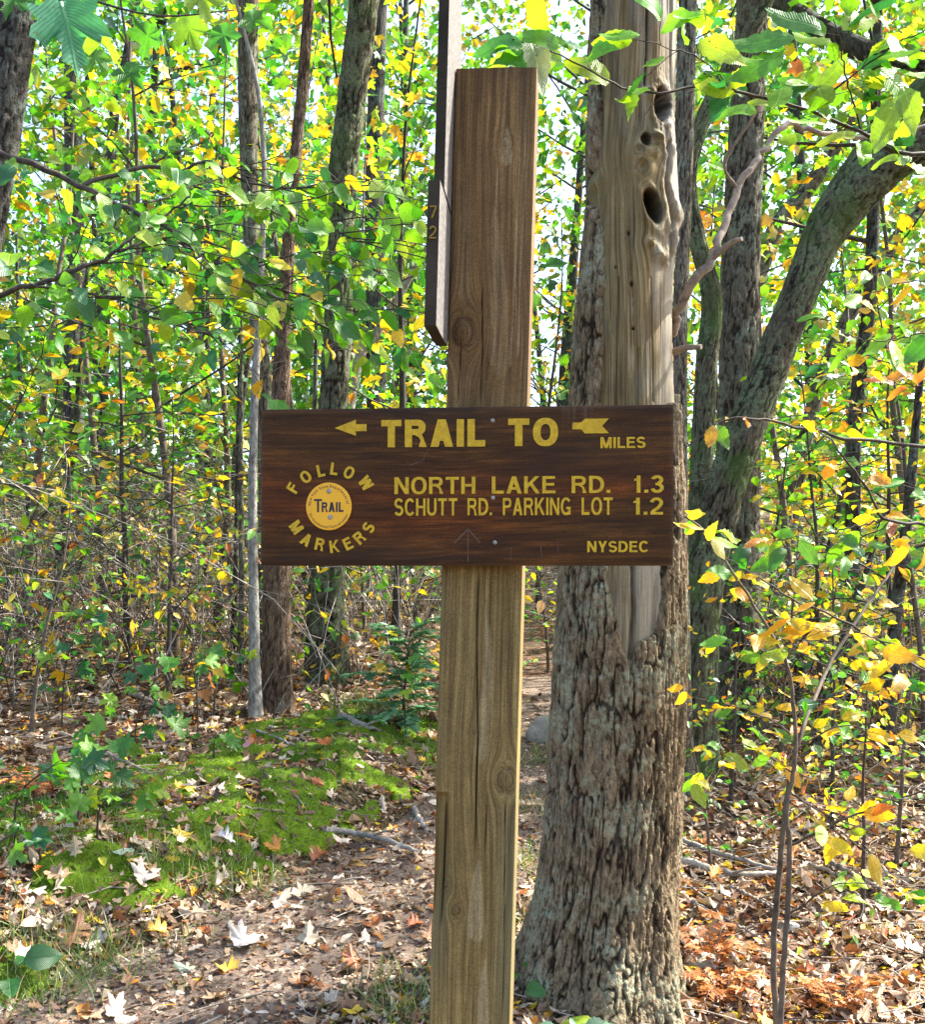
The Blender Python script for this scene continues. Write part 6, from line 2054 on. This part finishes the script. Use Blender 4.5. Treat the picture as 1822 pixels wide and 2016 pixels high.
# ---- right: yellowing branches that come in from the right edge
yb = P3(2020, 1080, 3.8)
yel = empty('yellowing_branch', yb, 'beech branches with orange and yellow leaves coming in from the right edge', 'branch')
for rows_, r0, wts, st, tl, bare, sz in [
    ([(2020, 1080, 3.8), (1822, 1034, 3.7), (1742, 1021, 3.6), (1709, 962, 3.6), (1664, 904, 3.5), (1634, 864, 3.5), (1585, 832, 3.5)], .0065, (.3, 1, 3, 5), .10, .14, .35, .085),
    ([(2020, 900, 4.2), (1822, 878, 4.1), (1667, 864, 4.0), (1618, 848, 4.0), (1537, 835, 3.95), (1471, 822, 3.9), (1416, 832, 3.9), (1351, 880, 3.9)], .0075, (1, 2, 2, 2), .28, .12, .6, .075),
    ([(1742, 1021, 3.6), (1696, 1037, 3.6), (1644, 1047, 3.6), (1586, 1054, 3.6), (1514, 1066, 3.6)], .0035, (4, 4, 1, .3), .10, .14, .35, .085),
    ([(2020, 1420, 4.0), (1822, 1321, 3.9), (1683, 1233, 3.8), (1553, 1174, 3.8), (1468, 1122, 3.8), (1387, 1067, 3.8)], .005, (.4, 1.5, 8, .4), .12, .16, .30, .085),
    ([(1822, 1300, 3.6), (1740, 1262, 3.6), (1660, 1240, 3.6), (1590, 1250, 3.6)], .003, (.2, 1, 8, .5), .07, .16, .1, .090),
    ([(1900, 640, 3.6), (1800, 660, 3.6), (1720, 672, 3.6), (1650, 650, 3.6)], .003, (3, 7, 1, 0), .10, .16, .3, .10),
    ([(2000, 720, 3.9), (1900, 745, 3.9), (1800, 760, 3.9), (1745, 748, 3.9)], .003, (0, .3, 1, 6), .07, .14, .2, .085),
    ([(1950, 980, 4.4), (1800, 1000, 4.4), (1700, 1060, 4.4), (1600, 1090, 4.4), (1480, 1070, 4.4)], .004, (6, 5, .5, 0), .09, .20, .15, .095),
    ([(2000, 480, 4.6), (1880, 540, 4.5), (1760, 560, 4.5), (1640, 620, 4.5)], .004, (4, 6, 2, .3), .10, .20, .2, .09),
]:
    P = limb_line(rows_, 28, .003)
    mb = MB()
    tube(mb, P, np.linspace(r0, r0 * .3, len(P)), 7)
    br = mb.build('limb', M_TWIG, yel, yb)
    mb = MB()
    leafy(br, yb, mb, P, .0022, BEECH, wts, sz * 1.12, st * .8, tl, -.2, .45, .12, -.02, 2.5, .8, bare=bare * .7, face=.6)
    mb.build('twigs', M_TWIG, br, yb)

# ---- right: twin stemmed sapling with yellow leaves
tw = root_at(P3(1538, 1990, 3.75))
twin = empty('twin_sapling', tw, 'twin stemmed beech sapling with sparse yellow leaves at lower right', 'sapling')
SD = 3.8
S1 = limb_line([(1538, 2090, SD), (1539, 2000, SD), (1545, 1883, SD), (1552, 1786, SD), (1556, 1674, SD), (1550, 1594, SD), (1561, 1530, SD), (1568, 1465, SD), (1561, 1370, SD), (1550, 1305, SD), (1527, 1262, SD), (1494, 1207, SD), (1468, 1161, SD), (1416, 1086, SD), (1383, 1041, SD), (1348, 1018, SD)], 60, .0015)
S2 = limb_line([(1534, 2085, SD + .1), (1524, 1889, SD + .1), (1532, 1754, SD + .1), (1544, 1626, SD + .1), (1558, 1530, SD + .1), (1577, 1449, SD + .1), (1628, 1321, SD + .3), (1680, 1233, SD + .4), (1732, 1158, SD + .5), (1778, 1090, SD + .6)], 50, .0015)
S1[0, 2] = tw[2] - .05
S2[0, 2] = tw[2] - .05
for P, r0, r1, m in ((S1, .0105, .003, M_TWIGM), (S2, .0115, .005, M_TWIGM)):
    mb = MB()
    tube(mb, P, np.linspace(r0, r1, len(P)), 9)
    st_ = mb.build('stem', m, twin, tw)
    mb = MB()
    leafy(st_, tw, mb, P[int(len(P) * .45):], .002, BEECH, (1, 3, 6, 1), .084, .085, .16, -.3, .5, .02, -.03, 2, 1.0, bare=.08, face=.6)
    mb.build('twigs', M_TWIG, st_, tw)
for rows_, r0, wts in [([(1560, 1664, SD), (1629, 1629, SD), (1709, 1594, SD), (1760, 1574, SD), (1880, 1575, SD)], .0055, (.2, .8, 8, .5)), ([(1552, 1805, SD), (1606, 1764, SD), (1645, 1743, SD), (1715, 1738, SD), (1850, 1755, SD)], .004, (2, 3, 3, 0)), ([(1552, 1560, SD), (1640, 1610, SD), (1720, 1640, SD), (1800, 1700, SD)], .0028, (1, 2, 6, 0)), ([(1556, 1440, SD), (1480, 1400, SD), (1420, 1385, SD), (1365, 1372, SD)], .003, (.8, 2, 7, 1.5)), ([(1548, 1300, SD), (1490, 1275, SD), (1430, 1262, SD)], .0025, (.5, 2, 8, .5)), ([(1558, 1520, SD), (1500, 1480, SD), (1440, 1470, SD), (1370, 1530, SD)], .003, (.8, 2, 5, 0)), ([(1562, 1480, SD), (1650, 1430, SD), (1740, 1440, SD), (1830, 1420, SD)], .003, (.8, 2, 7, .3)), ([(1600, 1385, SD + .2), (1690, 1350, SD + .2), (1780, 1330, SD + .3)], .003, (1, 3, 6, .3))]:
    P = limb_line(rows_, 22, .002)
    mb = MB()
    tube(mb, P, np.linspace(r0, .0012, len(P)), 6)
    br = mb.build('limb', M_TWIG, twin, tw)
    mb = MB()
    leafy(br, tw, mb, P, .002, BEECH, wts, .086, .075, .13, -.3, .5, .12, -.03, 2, .85, bare=.06, face=.6)
    mb.build('twigs', M_TWIG, br, tw)

# ---- maple seedlings with blue green leaves at left
def seedling(px, py, d, h, nl, size, wts, label, lean=(0.1, -.05), meshes=None, name='maple_seedling', tilt=.35):
    b = root_at(P3(px, py, d))
    t = empty(name, b, label, 'seedling', 'seedlings left of the post' if px < 900 else None)
    top = b + np.array([lean[0], lean[1], h])
    S = spline([b - np.array([0, 0, .03]), (b + top) / 2 + np.array([lean[0] * -.3, 0, .05]), top], 12)
    mb = MB()
    tube(mb, S, np.linspace(.006, .002, 12), 6)
    mb2 = MB()
    az = rng.random() * 6
    for k in range(nl):
        f = .35 + .65 * (k + .5) / nl
        p = np.array([np.interp(f, np.linspace(0, 1, 12), S[:, a]) for a in range(3)])
        az += 2.2
        out_ = np.array([math.cos(az), math.sin(az) * .8, .25])
        q = p + out_ * size * rng.uniform(.5, 1.8)
        tube(mb2, spline([p, (p + q) / 2 + np.array([0, 0, .015]), q], 5), np.linspace(.0016, .0009, 5), 4, cap=False)
        add_leaf(t, b, meshes or MAPL, q, out_ * .8 + np.array([0, -.1, -.5]), nrm(UP * .7 + np.array([0, -.65, 0]) + rng.normal(size=3) * tilt), size * rng.uniform(.7, 1.2), blend_pal(wts, 1, rng)[0])
    mb.build('stem', M_TWIG, t, b)
    mb2.build('leaf_stalks', M_TWIG, t, b)


BG = (1, 0, 0, 0)
for a in [(30, 1420, 4.9, .42, 16, .115, (9, 1, 0, 0), 'maple seedling with broad blue green leaves at the left edge', (.25, -.2)),
          (150, 1480, 5.2, .48, 18, .11, (9, 2, 0, 0), 'maple seedling with green leaves hanging to the right, above the moss', (.35, -.1)),
          (260, 1400, 6.3, .60, 18, .11, (8, 3, .5, 0), 'taller maple seedling amid the brush left of centre', (.25, 0)),
          (120, 1350, 7.2, .75, 20, .11, (7, 3, 1, 0), 'maple seedling farther back near the shaded trunk', (.15, 0)),
          (420, 1390, 7.6, .42, 14, .10, (5, 4, 1, 0), 'small maple seedling just left of the slim sapling', (.1, 0)),
          (390, 1375, 7.0, .50, 8, .10, (0, 1, 6, 2), 'seedling with curled yellow and orange leaves', (-.05, 0)),
          (420, 1400, 6.4, .16, 7, .085, (8, 1, 0, 0), 'tiny dark green seedling on the bank', (.03, 0)),
          (190, 1445, 5.0, .22, 8, .095, (1, 8, 1, 0), 'seedling with drooping lime leaves at the top of the bank', (.18, -.1)),
          (-10, 1580, 4.6, .20, 8, .10, (9, 1, 0, 0), 'dark green seedling at the left edge of the bank', (.05, 0))]:
    seedling(*a)
seedling(655, 1390, 7.7, .55, 9, .09, (0, .5, 7, 2), 'bare stemmed seedling with a few yellow leaves under the sign', (.35, 0))
seedling(800, 1440, 7.4, .55, 9, .10, (1, 2, 6, 1), 'seedling with yellow leaves beside the hemlock, left of the post', (-.1, 0))
# plants at the foot of the hollow oak
for px, py, d, n_, sz, col, lab, ms in [(1205, 2010, 3.72, 3, .13, (.30, .42, .03), 'broad yellow green leaf plant at the foot of the hollow oak', ROUND), (1120, 2020, 3.7, 7, .10, (.16, .33, .22), 'pale blue green narrow leaved plant at the foot of the hollow oak', BEECH), (1030, 1925, 4.1, 5, .075, (.07, .24, .03), 'small dark green plant between post and hollow oak', ROUND), (1795, 1880, 3.7, 6, .13, (.22, .40, .10), 'low plant with large pale green leaves at the right edge', BEECH), (20, 1880, 4.1, 5, .12, (.03, .16, .03), 'dark green leafy plant at the lower left edge', ROUND)]:
    b = root_at(P3(px, py, d))
    t = empty('woodland_plant', b, lab, 'plant')
    mb = MB()
    for k in range(n_):
        az = k * 2.399 + 4.2
        q = b + np.array([math.cos(az) * .05, math.sin(az) * .04 - .02, rng.uniform(.05, .11)])
        tube(mb, spline([b - np.array([0, 0, .02]), (b + q) / 2 + np.array([0, 0, .02]), q], 5), np.linspace(.002, .001, 5), 4, cap=False)
        add_leaf(t, b, ms, q, np.array([math.cos(az), math.sin(az), .15]), nrm(UP * .6 + np.array([0, -.7, 0]) + rng.normal(size=3) * .25), sz * rng.uniform(.8, 1.15), np.array(col) * rng.uniform(.8, 1.2))
    mb.build('stems', M_TWIG, t, b)

# ---- hemlock sapling with flat feathery sprays
hb = root_at(P3(790, 1420, 7.6))
hem = empty('hemlock_sapling', hb, 'small blue green hemlock sapling left of the post below the sign', 'sapling')
top = hb + np.array([.06, 0, .66])
mbT, mbL = MB(), MB()
S = spline([hb - np.array([0, 0, .03]), (hb + top) / 2, top], 12)
tube(mbT, S, np.linspace(.009, .002, 12), 6)
mbB = MB()
for k in range(46):
    f = .06 + .92 * k / 46
    p = np.array([np.interp(f, np.linspace(0, 1, 12), S[:, a]) for a in range(3)])
    az = k * 2.399 + rng.normal() * .6
    f = min(.97, f + rng.normal() * .02)
    ln = .62 * (1 - f * .74) * rng.uniform(.35, 1.2)
    e = p + np.array([math.cos(az) * ln, math.sin(az) * ln, -.03 + .12 * f])
    q = spline([p, (p + e) / 2 + np.array([0, 0, .03]), e], 8)
    tube(mbB, q, np.linspace(.003, .001, 8), 4, cap=False)
    m = int(ln / .012) + 3
    t = rng.uniform(.12, 1, m * 3)
    PP = np.stack([np.interp(t, np.linspace(0, 1, 8), q[:, a]) for a in range(3)], -1)
    dv = nrm(e - p)
    sd = nrm(np.cross(dv, UP))
    D = dv * .7 + sd * np.where(rng.random(m * 3) < .5, 1, -1)[:, None] * .9 + rng.normal(size=(m * 3, 3)) * .12
    leaves(mbL, 'needle_spray', PP, D, UP + rng.normal(size=(m * 3, 3)) * .35, rng.uniform(.035, .08, m * 3), pick([(.08, .26, .13), (.11, .31, .16), (.15, .36, .20), (.22, .40, .22)], m * 3, rng))
mbT.build('stem', M_TWIG, hem, hb)
mbB.build('branches', M_TWIG, hem, hb)
mbL.build('foliage', M_LEAF, hem, hb)

# ---- dry bracken fronds at right
for k, (px, py, d, lab) in enumerate([(1425, 1850, 4.25, 'rust brown dead fern in front of the fallen branches by the oak'), (1400, 1790, 4.5, 'rust brown dead fern lying against the hollow oak'), (1650, 1870, 4.15, 'brown dead fern right of the twin sapling'), (70, 1420, 5.6, 'orange brown dead fern at the left edge of the bank')]):
    b = root_at(P3(px, py, d))
    t = empty('dead_fern', b, lab, 'fern', None)
    mb, mbS = MB(), MB()
    for j in range(6):
        az = j * 1.05 + k
        e = b + np.array([math.cos(az) * .22, math.sin(az) * .16, rng.uniform(.02, .16)])
        q = spline([b, (b + e) / 2 + np.array([0, 0, .06]), e], 14)
        tube(mbS, q, np.linspace(.002, .0008, 14), 4, cap=False)
        dv = nrm(np.gradient(q, axis=0))
        for sgn in (-1, 1):
            sd = sgn * nrm(np.cross(dv, UP))
            leaves(mb, 'needle_spray', q[2:], (sd + dv * .4 + rng.normal(size=q.shape) * .15)[2:], UP + rng.normal(size=(12, 3)) * .4, np.linspace(.085, .02, 12), pick([(.38, .14, .04), (.30, .10, .03), (.46, .20, .06)], 12, rng))
    mbS.build('stalks', M_DEAD, t, b)
    mb.build('fronds', M_DRY, t, b)
